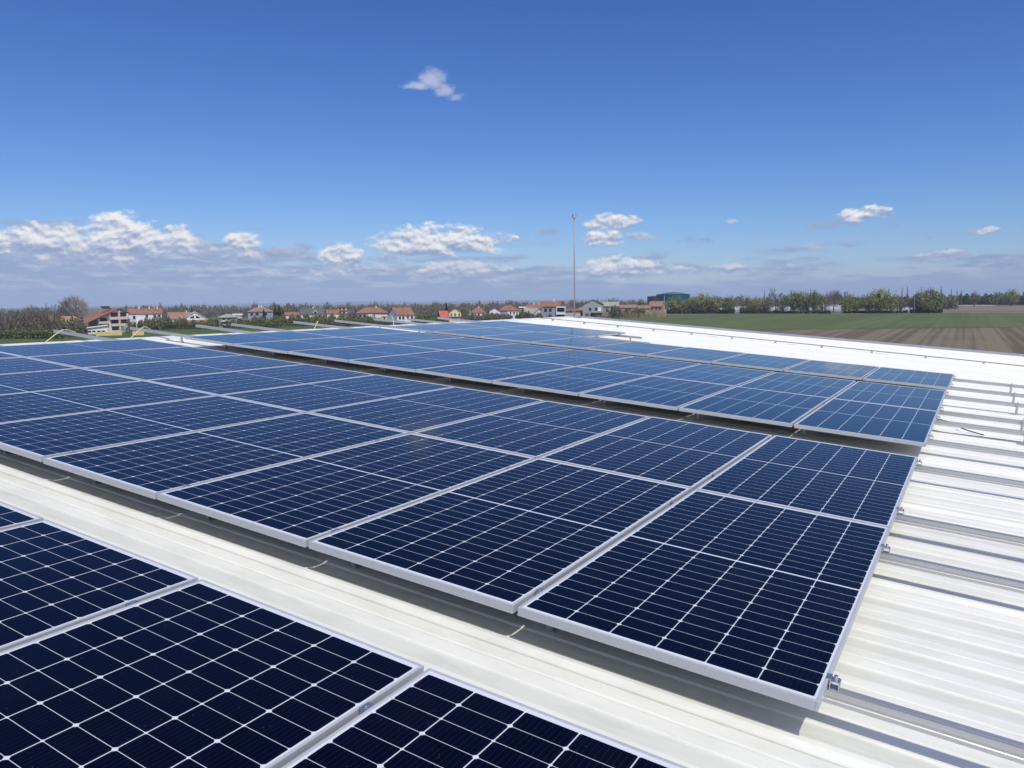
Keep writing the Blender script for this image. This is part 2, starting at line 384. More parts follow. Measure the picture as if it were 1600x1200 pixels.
for sgn, slope in ((1, 0.0), (-1, .135)):
    a = (RX, YN, .042); b_ = (RX, YF + .05, .042)
    c = (RX + sgn * .24, YF + .05, .034 - .24 * slope); d = (RX + sgn * .24, YN, .034 - .24 * slope)
    cap.quad(*((a, d, c, b_) if sgn > 0 else (a, b_, c, d)))
    e, f = (c[0], c[1], c[2] - .03), (d[0], d[1], d[2] - .03); cap.quad(d, f, e, c)
cap.build('ridge_cap', mat('ridge_cap_white', (.78, .775, .74), .4), hall)
fl = MB(); fl.box(RX - .1, EAVE, YF + .004, YF + .16, -.20, .055); fl.prism([(RX - 19, YF + .004, -19 * .135 + .05), (RX - .104, YF + .004, .036), (RX - .104, YF + .004, -.2), (RX - 19, YF + .004, -19 * .135 - .2)], (0, .156, 0))
fl.build('verge_flashing', M_FLASH, hall)
wl = MB()
inv = M.inverted()
def wz(x, y): return -(EYE.z)  # unused helper
bz = -11.0
for ya in (YN + .3, YF - .5): wl.prism([(RX - 18.5, ya, bz), (EAVE - .4, ya, bz), (EAVE - .4, ya, -.05), (RX, ya, -.05), (RX - 18.5, ya, -18.5 * .135 - .06)], (0, .2, 0))
wl.box(EAVE - .6, EAVE - .4, YN + .51, YF - .51, bz, -.06); wl.box(RX - 18.5, RX - 18.3, YN + .51, YF - .51, bz, -2.9)
wl.build('wall', mat('cream_wall_sheet', (.62, .61, .57), .5, vary=.08), hall)

# ------------------------------------------------------------------ solar panels
def panel_proto(cellmat):
    e = bpy.data.objects.new('solar_panel', None); COL.objects.link(e); e.empty_display_size = .2
    x, y = PW / 2, PL / 2
    fr = MB()
    def cbar(x0, x1, y0, y1): fr.box(x0, x1, y0, y1, 0, PT)
    cbar(-x, -x + LIP, -y, y); cbar(x - LIP, x, -y, y)
    cbar(-x + LIP + .0002, x - LIP - .0002, -y, -y + LIP); cbar(-x + LIP + .0002, x - LIP - .0002, y - LIP, y)
    fr.build('frame', M_FRAME, e, fix=True, bevel=.0009)
    gl = MB(); gl.box(-x + LIP, x - LIP, -y + LIP, y - LIP, PT - .008, PT - .0022)
    gl.build('glass', cellmat, e)
    MB().box(-x + LIP, x - LIP, -y + LIP, y - LIP, PT - .0105, PT - .0083).build('backsheet', M_BACK, e)
    return e
protoA, protoB = panel_proto(M_CELL_A), panel_proto(M_CELL_B)
rnd = random.Random(5)
LY = 1.924 * S
used = set()
def put_panel(proto, k, xoff, ystart, label, group, lift=0.0):
    xc = -(k + .5) * S + xoff * S; yc = ystart * S + PL / 2 + .004
    mw = roofT(xc, yc, lift - PT + rnd.uniform(-.0015, .0015)) @ Matrix.Rotation(rnd.gauss(0, .0011), 4, 'X') @ Matrix.Rotation(rnd.gauss(0, .0011), 4, 'Y') @ Matrix.Rotation(rnd.gauss(0, .0006), 4, 'Z')
    if proto not in used:
        used.add(proto); proto.matrix_world = mw
        return tag(proto, label, 'solar panel', group)
    return copy_thing(proto, mw, label=label, group=group, category='solar panel')
for k in range(0, 5):
    put_panel(protoA, k, .018, -.506 - 1.924, ('near-black solar panel, %s from the right in the front row' % ('first' if k == 0 else ORD[k].strip())), 'panels of the front row', .0125)
tables = [('second', protoA, 0.0, 0.0, ('near', 'far')), ('third', protoB, .014, 4.473, ('near', 'far'))]
for (rowname, pr, xo, ys, halves) in tables:
    for j, hn in enumerate(halves):
        for k in range(9):
            lab = '%s solar panel, %s in the %s line of the %s row' % ('dark navy' if pr is protoA else 'blue', 'rightmost' if k == 0 else ('leftmost' if k == 8 else ORD[k].strip() + ' from right'), hn, rowname)
            put_panel(pr, k, xo, ys + j * 1.924, lab, 'panels of the %s row' % rowname)
for k in range(9):
    put_panel(protoB, k, .03, 8.715, 'blue solar panel, %s along the front of the farthest row' % ('rightmost' if k == 0 else ('leftmost' if k == 8 else ORD[k].strip() + ' from right')), 'panels of the farthest row')
for k in (6, 7, 8):
    put_panel(protoB, k, .075, 10.66, ('blue solar panel behind the farthest row, its open right end over a dark shadow' if k == 6 else 'blue solar panel behind the farthest row, %s' % ('between its two neighbours' if k == 7 else 'at the left beside the ridge')), 'panels behind the farthest row')

# ------------------------------------------------------------------ rails with clamps and feet
RT, RB = -.0345, -.078
def rail_section():
    h = RT - RB; wdt = .020
    return [(-wdt, 0), (wdt, 0), (wdt, h * .30), (wdt - .003, h * .36), (wdt - .003, h * .50), (wdt, h * .56), (wdt, h), (.006, h), (.006, h - .006), (-.006, h - .006), (-.006, h), (-wdt, h), (-wdt, h * .56), (-wdt + .003, h * .50), (-wdt + .003, h * .36), (-wdt, h * .30)]
def mid_clamp_mesh():
    b = MB(); b.box(-.0115, .0115, -.02, .02, PT + .0006, PT + .0026); b.box(-.0055, .0055, -.02, -.017, .001, PT + .0004); b.box(-.0055, .0055, .017, .02, .001, PT + .0004)
    b.tube([(0, 0, PT + .0036), (0, 0, PT + .0075)], .006, 6)
    return b.mesh('mid_clamp', M_STEEL)
def end_clamp_mesh():
    b = MB(); b.box(-.010, .002, -.019, .019, PT + .0006, PT + .0036); b.box(.0023, .0053, -.019, .019, .001, PT + .0036)
    b.box(.0056, .028, -.019, .019, .001, .005); b.box(.0283, .0313, -.019, .019, .001, PT - .004); b.box(.0056, .028, -.017, .017, PT - .006, PT - .002)
    b.tube([(.017, 0, PT - .002), (.017, 0, PT + .012)], .0065, 6)
    return b.mesh('end_clamp', M_STEEL)
def foot_meshes():
    b = MB(); zr = RZ - RT + .0076
    b.box(-.024, .024, -.060, -.024, zr, zr + .006)                 # foot on the sheet
    b.box(-.014, .014, -.0262, -.0212, zr + .0062, RB - RT + .034)  # plate against the rail
    foot = b.mesh('mounting_foot', M_RAIL)
    s = MB(); s.tube([(0, -.044, zr + .006), (0, -.044, .030)], .0045, 6); s.tube([(0, -.044, zr + .0062), (0, -.044, zr + .015)], .011, 6)
    s.tube([(0, -.044, -.004), (0, -.044, .004)], .010, 6)
    u = MB(); u.tube([(0, -.044, zr + .006), (0, -.044, RB - RT + .034)], .0055, 6); u.tube([(0, -.044, zr + .0062), (0, -.044, zr + .015)], .011, 6)
    return foot, s.mesh('stud', M_STEEL), u.mesh('stud', M_STEEL)
MC, EC = mid_clamp_mesh(), end_clamp_mesh()
FT, STUD, STUD_LOW = foot_meshes()
def rail(y, x0, x1, label, group, clamps, endx=None, foot_xs=(), lift=0.0):
    e = empty('mounting_rail', roofT(0, y * S, RT + lift), label=label, cat='rail', group=group)
    b = MB(); sec = rail_section(); h = RT - RB
    b.prism([(x0 * S, p[0], p[1] - h) for p in sec], ((x1 - x0) * S, 0, 0))
    b.build('beam', M_RAIL, e, fix=True)
    for x in clamps:
        c = link('mid_clamp', MC, e); c.location = (x * S, 0, 0)
    if endx is not None:
        c = link('end_clamp', EC, e); c.location = (endx * S - .0085, 0, 0)
    for x in foot_xs:
        f = link('mounting_foot', FT, e); f.location = (x * S, 0, 0)
        under = x < .3
        if under: f.rotation_euler = (0, 0, math.pi)                  # below the panels the feet sit behind the rail
        s = link('stud', STUD_LOW if under else STUD, f)
names = ['nearest', 'second', 'third', 'farthest']
feet = [1.72, .715] + [-.96 * q for q in range(1, 11)]
for n, y in enumerate((-2.20, -.77)):
    rail(y, -6, .10, 'aluminium rail under the front row of panels, %s the camera' % ('nearer' if n == 0 else 'farther from'), 'rails under the panels', [.018 - q for q in range(1, 5)], .018, [-.96 * q for q in range(1, 6)], .0125)
for n, y in enumerate((.172, 1.59, 2.31, 3.715)):
    rail(y, -10.78, 3.2, 'aluminium rail, %s of four under the second row of panels' % names[n], 'rails under the panels', [-q for q in range(1, 9)], 0, feet)
for n, y in enumerate((4.85, 6.01, 6.71, 8.12)):
    rail(y, -10.78, 3.2, 'aluminium rail, %s of four under the third row of panels' % names[n], 'rails under the panels', [.014 - q for q in range(1, 9)], .014, feet)
for n, y in enumerate((9.17, 10.33)):
    rail(y, -10.75, 3.2, 'aluminium rail, %s of two under the farthest row of panels' % ('nearer' if n == 0 else 'farther'), 'rails under the panels', [.03 - q for q in range(1, 9)], .03, feet)
for n, (y, xe) in enumerate(((11.15, -4.85), (12.25, -5.45))):
    rail(y, -10.5, xe, 'short rail poking out right of the last panels, %s of two' % ('lower longer one' if n == 0 else 'upper shorter one'), 'rails under the panels', [.075 - 7, .075 - 8], .075 - 6, [xe - .25, -6.4, -7.4, -8.4])

# ------------------------------------------------------------------ cables and mast on the roof
def cable(name, pts, r, m, label, cat='cable', group=None, sub=10):
    P = [Vector((p[0] * S, p[1] * S, p[2])) for p in pts]
    out = []
    for i in range(len(P) - 1):
        a, b, c, d = P[max(i - 1, 0)], P[i], P[i + 1], P[min(i + 2, len(P) - 1)]
        for q in range(sub):
            t = q / sub
            out.append(.5 * ((2 * b) + (c - a) * t + (2 * a - 5 * b + 4 * c - d) * t * t + (3 * b - a - 3 * c + d) * t ** 3))
    out.append(P[-1])
    mb_ = MB().tube(out, r, 6)
    o = mb_.build(name, m, None, smooth=True); o.matrix_world = M
    return tag(o, label, cat, group)
zr = RZ + .026
cable('black_cable', [(-.15, 6.50, -.08), (.03, 6.49, -.10), (.14, 6.46, zr + .03), (.24, 6.33, zr + .004), (.40, 6.16, zr)], .006, M_DARK, 'thick black cable end curling out from under the third panel row', group='cables on the roof')
cable('thin_cable', [(-.3, 6.08, -.1), (.0, 6.06, zr - .004), (.35, 6.05, zr - .004), (.8, 6.07, zr - .004), (3, 6.1, zr - .004)], .0035, M_DARK, 'thin dark cable lying straight along the roof right of the third row', group='cables on the roof')
for (x, y, tx, ty, lab) in ((-9.75, 3.0, -10.25, 3.70, 'yellow cable arching up by the leftmost rail ends'), (-9.75, 4.15, -10.3, 4.84, 'yellow cable arching to a rail end beside the white ridge gap'), (-9.6, 7.45, -10.2, 8.11, 'yellow cable arching under the rail ends in the middle of the ridge')):
    cable('yellow_cable', [(x, y, -.12), (x - .18, y + .25, -.02), (x - .36, y + .48, .035), (tx, ty, -.02), (tx - .02, ty + .03, -.034)], .0065, M_YEL, lab, group='yellow cables by the ridge')
cable('yellow_cable', [(-9.55, 9.55, -.1), (-9.62, 9.62, .02), (-9.72, 9.7, .10)], .0065, M_YEL, 'short upright yellow cable end at the gap before the farthest row', group='yellow cables by the ridge')
lc = empty('lightning_conductor', M, label='thin grey conductor wire on clips running along the far roof edge', cat='wire')
MB().tube([(-10.0 * S, 16.25 * S, RZ + .06), (-5 * S, 15.85 * S, RZ + .055), (0, 15.2 * S, RZ + .055), (4 * S, 14.6 * S, RZ + .055)], .010, 6).build('wire', mat('wire_grey', (.16, .16, .15), .5), lc)
for q in range(14):
    x = (-9.6 + q) * S; f = (x / S + 10) / 10; y = (16.25 - f * 1.05 if f < 1 else 15.2 - (f - 1) * 1.5) * S
    MB().box(x - .02, x + .02, y - .03, y + .03, RZ + .002, RZ + .05).build('clip', M_CONC, lc)
mp = M @ Vector((-9.97 * S, 18.25 * S, RZ + .04))
mast = empty('lightning_mast', Matrix.Translation(mp), label='tall thin grey lightning mast with a small head at the roof corner', cat='mast')
HM = 3.19
MB().tube([(0, 0, -.05), (0, 0, HM * .45), (0, 0, HM * .955)], [.024, .020, .013], 10).build('pole', metal_material('galvanised_mast', (.30, .32, .36), .5, .4, (3, 3, 3)), mast, smooth=True)
hd = MB(); hd.tube([(0, 0, HM * .952), (0, 0, HM * .956), (0, 0, HM * .975), (0, 0, HM * .979)], [.055, .062, .050, .055], 12)
for q in range(4):
    a = q * math.pi / 2; hd.box(.062 * math.cos(a) - .008, .062 * math.cos(a) + .008, .062 * math.sin(a) - .008, .062 * math.sin(a) + .008, HM * .955, HM * .984)
hd.build('head', M_STEEL, mast)
MB().tube([(0, 0, HM * .979), (0, 0, HM * 1.005)], [.012, .004], 8).build('tip', M_STEEL, mast)
MB().box(-.16, .16, -.16, .16, -.06, .015).build('base_plate', M_STEEL, mast)

# ------------------------------------------------------------------ the plain around the hall
PXC = 800
def hor(px): return 471 - .012 * (px - 800)
def adj(px, D): return 12100 / (468 + 12100 / D - hor(px))
def at(px, D, z=0.0, raw=False):
    """a place on the plain: heading given as the column it has on the horizon of the photo, D metres ahead"""
    if not raw: D = adj(px, D)
    p = Vector((EYE.x, EYE.y, 0)) + FH * D + RH * (D * (px - 800) / 1210.7); p.z = z; return p
def zat(y, D, px=None):
    px = PXC if px is None else px
    return HC - (y - hor(px)) * adj(px, D) / 1210.7
VIEW = math.atan2(RH.y, RH.x)                                        # turns a house's front to the hall
def sheet(name, pts, m, z):
    b = MB(); b.poly([(p.x, p.y, z) for p in pts]); return tag(b.build(name, m), kind='structure')
def field_material(name, ca, cb, axis, period, amt, big=.02):
    m = bpy.data.materials.new(name); m.use_nodes = True; k = NT(m.node_tree); b = k.n['Principled BSDF']; b.inputs['Roughness'].default_value = .95
    b.inputs['Specular IOR Level'].default_value = .15
    tc = k.node('ShaderNodeTexCoord'); v = tc.outputs['Object']
    u = k.vmath('DOT_PRODUCT', v, tuple(axis), out=1); s_ = k.vmath('DOT_PRODUCT', v, (-axis[1], axis[0], 0), out=1)
    rows = k.noise(k.xyz(k.math('DIVIDE', u, period), k.math('MULTIPLY', s_, .004), 0), 1.0, 3, .55)
    bigr = k.noise(k.xyz(k.math('DIVIDE', u, period * 6), k.math('MULTIPLY', s_, .0015), 2), 1.0, 2, .5)
    lump = k.noise(v, big, 5, .6); fine = k.noise(v, .9, 5, .65)
    f = k.math('ADD', k.math('MULTIPLY', k.math('SUBTRACT', rows, .5), amt), k.math('ADD', k.math('MULTIPLY', k.math('SUBTRACT', bigr, .5), amt * .8), k.math('ADD', k.math('MULTIPLY', lump, .6), k.math('MULTIPLY', fine, .4))))
    k.put(b.inputs['Base Color'], k.mix(k.smooth(f, .25, .75), (*ca, 1), (*cb, 1)))
    return m
furrow = at(1510, 1000, 0, True) - at(1510, 100, 0, True); furrow.normalize(); ax = (-furrow.y, furrow.x, 0)
tag(MB().box(-30000, 30000, -30000, 30000, -2, -.12).build('ground', mat('plain_earth', (.115, .108, .075), .95, col2=(.095, .105, .058), scale=.004)), kind='structure')
sheet('ploughed_field', [at(800, 40), at(2300, 40), at(2300, 285), at(1600, 282), at(1100, 252), at(1000, 240), at(880, 200)], field_material('ploughed_soil', (.118, .095, .063), (.185, .155, .108), ax, 1.6, 2.0), -.06)
sheet('crop_field', [at(880, 201), at(1000, 241), at(1100, 253), at(1600, 283), at(2300, 286), at(2300, 600), at(1460, 590), at(1300, 545), at(1040, 520), at(1000, 440), at(930, 400), at(850, 330)], field_material('young_wheat', (.080, .106, .038), (.116, .138, .054), ax, 3.0, 1.0), -.03)
sheet('meadow', [at(-300, 60), at(700, 60), at(700, 240), at(430, 300), at(-300, 240)], field_material('meadow_grass', (.052, .085, .020), (.095, .125, .035), ax, 4, .4, .05), -.06)
sheet('verge_strip', [at(1040, 522), at(1300, 547), at(1460, 592), at(2300, 602), at(2300, 640), at(1460, 625), at(1300, 575), at(1040, 545)], mat('dry_verge', (.20, .165, .105), .95, vary=.25, scale=.1), -.04)
sheet('earth_field', [at(1300, 640), at(2300, 655), at(2300, 1250), at(1300, 1150)], field_material('far_soil', (.16, .125, .095), (.24, .185, .145), (ax[1], -ax[0], 0), 40, 1.0, .01), -.05)
sheet('straw_field', [at(1465, 1260), at(1560, 1260), at(1560, 1420), at(1465, 1420)], mat('pale_straw', (.42, .36, .24), .95, vary=.15, scale=.02), -.05)
sheet('far_pasture', [at(1200, 1430), at(2300, 1430), at(2300, 3200), at(1200, 3000)], mat('far_pasture_green', (.115, .115, .065), .95, vary=.2, scale=.01), -.05)

# ------------------------------------------------------------------ plants
def leaf_mat(name, a, b, isl=.35): return mat(name, a, .75, col2=b, scale=.45, island=isl, spec=.25)
M_BARK = mat('grey_bark', (.15, .12, .10), .9, vary=.25, scale=2)
M_TWIG = mat('bare_twigs', (.185, .160, .135), .9, vary=.2, scale=1, island=.25)
M_LEAF1 = leaf_mat('spring_leaves', (.205, .220, .075), (.285, .280, .105))
M_LEAF2 = leaf_mat('olive_leaves', (.155, .185, .065), (.225, .230, .088))
M_LEAF3 = leaf_mat('grey_green_leaves', (.170, .170, .082), (.225, .205, .105))
M_FIR = leaf_mat('fir_needles', (.018, .040, .022), (.030, .055, .026))
M_BRUSH = leaf_mat('brown_brush', (.125, .108, .075), (.175, .150, .098))
M_SCRUB = leaf_mat('green_scrub', (.095, .115, .040), (.150, .145, .068))
def twig(mb_, a, b, r0, r1):
    a = Vector(a); b = Vector(b); d = (b - a).normalized(); u = d.cross(Vector((.3, .5, 1))).normalized(); v = d.cross(u)
    i = len(mb_.v)
    for p, r in ((a, r0), (b, r1)):
        for q in range(3):
            t = 2.0944 * q; mb_.v.append(tuple(p + (u * math.cos(t) + v * math.sin(t)) * r))
    for q in range(3): mb_.f.append((i + q, i + (q + 1) % 3, i + 3 + (q + 1) % 3, i + 3 + q))
def leaf(mb_, c, s, r):
    n = Vector((r.gauss(0, 1), r.gauss(0, 1), r.gauss(0, 1) + .6)).normalized(); u = n.cross(Vector((r.random(), r.random(), .3))).normalized() * s; v = n.cross(u)
    mb_.quad(c - u - v * .6, c + u - v * .6, c + u * .7 + v * .6, c - u * .7 + v * .6)
def bare_meshes(seed, h=10., spread=.42, thick=1.0, up=.35, levels=4, fan=5):
    r = random.Random(seed); tr = MB(); cr = MB()
    th = h * r.uniform(.2, .3)
    tr.tube([(0, 0, -.3), (r.uniform(-.15, .15), 0, th), (r.uniform(-.3, .3), r.uniform(-.3, .3), h * .55)], [.026 * h * thick, .019 * h * thick, .007 * h], 7)
    def grow(p, d, L, rr, lv):
        q = p + d * L; twig(cr, p, q, rr, rr * .6)
        if lv == 0: return
        for _ in range(fan if lv > 1 else fan + 1):
            nd = (d + Vector((r.gauss(0, spread), r.gauss(0, spread), r.gauss(up * .5, spread * .7)))).normalized()
            grow(p + d * L * r.uniform(.45, 1.0), nd, L * r.uniform(.52, .76), rr * .55, lv - 1)
    for k in range(8):
        a = k * 2.4; z = th + (h * .5 - th) * k / 8
        grow(Vector((0, 0, z)), Vector((math.cos(a) * .75, math.sin(a) * .75, .75)).normalized(), h * r.uniform(.2, .28), .010 * h, levels - 1)
    return tr, cr
def leafy_meshes(seed, h=10., wd=7., trunk=.2, n=2600, clumps=46, ls=.21):
    r = random.Random(seed); tr = MB(); cr = MB()
    tr.tube([(0, 0, -.3), (.1, 0, h * trunk), (.0, .1, h * .62)], [.024 * h, .018 * h, .006 * h], 7)
    cs = []
    for _ in range(clumps):
        while True:
            x, y, z = r.uniform(-1, 1), r.uniform(-1, 1), r.uniform(-1, 1)
            rr = x * x + y * y + z * z
            if rr < 1 and rr > .12: break
        taper = 1 - .35 * max(z, 0)
        c = Vector((x * wd / 2 * taper, y * wd / 2 * taper, h * (trunk + (1 - trunk) * (.5 + .5 * z))))
        cs.append((c, r.uniform(.07, .14) * h))
        twig(tr, (0, 0, h * r.uniform(trunk, .5)), c, .006 * h, .002 * h)
    for _ in range(n):
        c, rr = r.choice(cs)
        leaf(cr, c + Vector((r.gauss(0, .42), r.gauss(0, .42), r.gauss(0, .85))) * rr, ls * r.uniform(.6, 1.3), r)
    return tr, cr
def fir_meshes(seed, h=9.):
    r = random.Random(seed); tr = MB(); cr = MB(); tr.tube([(0, 0, -.2), (0, 0, h * .95)], [.02 * h, .003 * h], 6)
    for _ in range(1500):
        z = r.random() ** 1.25; a = r.uniform(0, 6.283); rad_ = (1 - z) * .20 * h * r.uniform(.35, 1.0)
        leaf(cr, Vector((math.cos(a) * rad_, math.sin(a) * rad_, h * (.08 + .92 * z) - rad_ * .25)), .2, r)
    return tr, cr
def poplar_meshes(seed, h=16.):
    r = random.Random(seed); tr = MB(); cr = MB(); tr.tube([(0, 0, -.3), (0, 0, h * .97)], [.008 * h, .001 * h], 6)
    for k in range(260):
        z = r.uniform(.1, .95); a = r.uniform(0, 6.28); L = h * .10 * (1.1 - z) + .35
        p = Vector((0, 0, h * z)); d = Vector((math.cos(a) * .38, math.sin(a) * .38, 1)).normalized()
        twig(cr, p, p + d * L * 1.5, .03, .012)
    return tr, cr
PLANT = {}
def plant_kind(key, meshes, mt, mc):
    zs = sorted(v[2] for v in meshes[1].v); top = zs[int(len(zs) * .995) - 1]
    PLANT[key] = (meshes[0].mesh('trunk', mt), meshes[1].mesh('crown', mc), top)
for s_ in range(3): plant_kind('bare%d' % s_, bare_meshes(11 + s_, spread=.40, levels=4, fan=4), M_BARK, M_TWIG)
def round_bare(seed, h=10.):
    tr, cr = bare_meshes(seed, h, spread=.40, up=.3, levels=4, fan=4, thick=1.2); r = random.Random(seed)
    for _ in range(1700):
        d = Vector((r.gauss(0, 1), r.gauss(0, 1), r.gauss(.25, .9))).normalized(); c = Vector((0, 0, h * .52)); e = r.uniform(.62, 1.0)
        q = c + Vector((d.x * h * .47, d.y * h * .47, d.z * h * .46)) * e
        if q.z < h * .18: continue
        twig(cr, c + (q - c) * .72 + Vector((0, 0, -.15 * h * (1 - e))), q, .026, .012)
    return tr, cr
plant_kind('round_bare', round_bare(31), M_BARK, mat('pinkish_twigs', (.30, .235, .215), .9, vary=.2, scale=1, island=.25))
plant_kind('slim_bare', bare_meshes(41, spread=.20, up=.8, levels=4, fan=4), M_BARK, M_TWIG)
for s_ in range(3): plant_kind('leafy%d' % s_, leafy_meshes(51 + s_, trunk=(.13, .16, .14)[s_], wd=(8.6, 7.2, 9.4)[s_], n=4000, clumps=70, ls=.19), M_BARK, (M_LEAF1, M_LEAF2, M_LEAF1)[s_])
plant_kind('dense', leafy_meshes(61, wd=12.5, trunk=.06, n=5200, clumps=80, ls=.22), M_BARK, M_LEAF2)
plant_kind('thin', leafy_meshes(71, wd=7.0, trunk=.18, n=1700, clumps=40, ls=.2), M_BARK, M_LEAF3)
plant_kind('shrub', leafy_meshes(81, wd=14, trunk=.03, n=2600, clumps=50, ls=.35), M_BARK, M_SCRUB)
plant_kind('brown_shrub', leafy_meshes(82, wd=14, trunk=.03, n=2200, clumps=50, ls=.22), M_BARK, M_BRUSH)
plant_kind('fir', fir_meshes(91), M_BARK, M_FIR)
plant_kind('poplar', poplar_meshes(95), M_BARK, M_TWIG)
prnd = random.Random(77)
def plant(name, kind, px, ytop, D, label, cat='tree', group=None, wide=1.0, zbase=0.0):
    hgt = zat(ytop, D, px) - zbase; s = hgt / PLANT[kind][2]
    e = empty(name, Matrix.Translation(at(px, D, zbase)) @ Matrix.Rotation(prnd.uniform(0, 6.28), 4, 'Z') @ Matrix.Diagonal((s * wide, s * wide, s, 1)), label=label, cat=cat, group=group)
    link('trunk', PLANT[kind][0], e); link('crown', PLANT[kind][1], e)
    return e
# row along the green field, left to right
row = [(1056, 464, 548, 'leafy2', 1.0, 'green tree in front of the blue tanks, nearer their left side'), (1077, 466, 552, 'leafy0', 1.0, 'green tree hiding the right end of the teal tank'),
 (1097, 458.5, 550, 'leafy0', 1.15, 'wide light green tree just right of the blue tanks'), (1117, 462, 555, 'leafy2', .95, 'light green tree second to the right of the blue tanks'),
 (1142, 463, 548, 'leafy1', 1.0, 'round olive tree alone before the white greenhouse gap'), (1172, 463, 560, 'thin', 1.1, 'thin yellowish tree right of the greenhouse gap'),
 (1184, 465, 553, 'leafy0', .95, 'low light green tree beside a bare tall tree'), (1202, 466, 556, 'thin', 1.1, 'sparse tree left of the tall bare tree'),
 (1225, 466, 565, 'thin', 1.1, 'sparse tree right of the tall bare tree'), (1242, 455.5, 556, 'leafy1', 1.1, 'tall olive tree, leftmost of the high group in the row'),
 (1257, 456, 560, 'leafy0', .85, 'tall light green tree in the middle of the high group'), (1274, 455, 558, 'leafy1', .8, 'slim tall olive tree at the right of the high group'),
 (1287, 463, 570, 'thin', 1.1, 'sparse tree between the high group and the bare trees'), (1328, 460, 565, 'leafy0', .95, 'light green tree right of the bare trees'), (1341, 463, 572, 'leafy1', .9, 'olive tree beside a light green one, left of the large domed tree'),
 (1358, 466, 575, 'thin', 1.0, 'sparse tree touching the large domed tree on its left'), (1376, 451.5, 572, 'leafy2', 1.15, 'large domed green tree between the bare trees and the dense bush'), (1394, 463, 580, 'thin', 1.2, 'yellowish sparse tree right of the large domed tree'), (1410, 467, 590, 'thin', 1.2, 'low sparse tree left of the dense dark bush'),
 (1452, 452.5, 585, 'dense', .92, 'big dense dark green bush standing alone at the right of the row'), (1437, 458, 588, 'dense', .6, 'smaller dense bush merged with the left side of the big bush')]
for px, yt, D, kd, wd, lab in row: plant('field_tree', kd, px, yt, D, lab, group='trees along the green field', wide=wd * 1.22)
bares = [(1214, 449.5, 566, 'bare0', .85, 'tall bare tree rising above the green row'), (1293, 455, 600, 'bare1', .8, 'bare tree right of the high green group'), (1305, 453, 610, 'round_bare', .8, 'greyish bare tree in the gap of the green row'), (1318, 452.5, 612, 'slim_bare', .9, 'upright bare tree at the right of the gap in the green row'),
 (1165, 459, 620, 'slim_bare', 1, 'thin bare tree behind the greenhouse gap'), (1154, 462, 640, 'bare2', 1, 'bare tree above the white greenhouse gap')]
for px, yt, D, kd, wd, lab in bares: plant('bare_tree', kd, px, yt, D, lab, group='bare trees along the green field', wide=wd)
pops = [(1196, 452.5, 900, 'bare pointed poplar left of the tall bare tree'), (1268, 450, 950, 'bare pointed poplar above the high green group'), (1390, 449.5, 930, 'bare poplar touching the large domed tree on the right'), (1411, 448.8, 940, 'broad bare poplar in the gap left of the dense bush'), (1419, 447.4, 950, 'darkest slim poplar in the gap left of the dense bush'),
 (1441, 447.2, 960, 'slim poplar top above the left of the dense bush'), (1455, 447.2, 960, 'slim poplar top above the middle of the dense bush'), (1472, 447, 965, 'slim poplar right at the edge of the dense bush'), (1488, 451, 980, 'shorter poplar right of the dense bush'), (1497, 451.5, 990, 'short poplar second right of the dense bush'), (1504, 452, 1000, 'short poplar third right of the dense bush')]
for px, yt, D, lab in pops: plant('poplar', 'poplar', px, yt, D, lab, group='poplars on the horizon', wide=1.1)
for px, yt, D, kd, lab in ((1525, 454.5, 1100, 'thin', 'pale tree standing out of the far tree line, left one'), (1560, 456.5, 1150, 'leafy0', 'yellow green tree in the far tree line, middle one'), (1582, 452, 1150, 'leafy2', 'tallest pale green tree of the far tree line at the right')):
    plant('far_tree', kd, px, yt, D, lab, group='single trees in the far tree line')
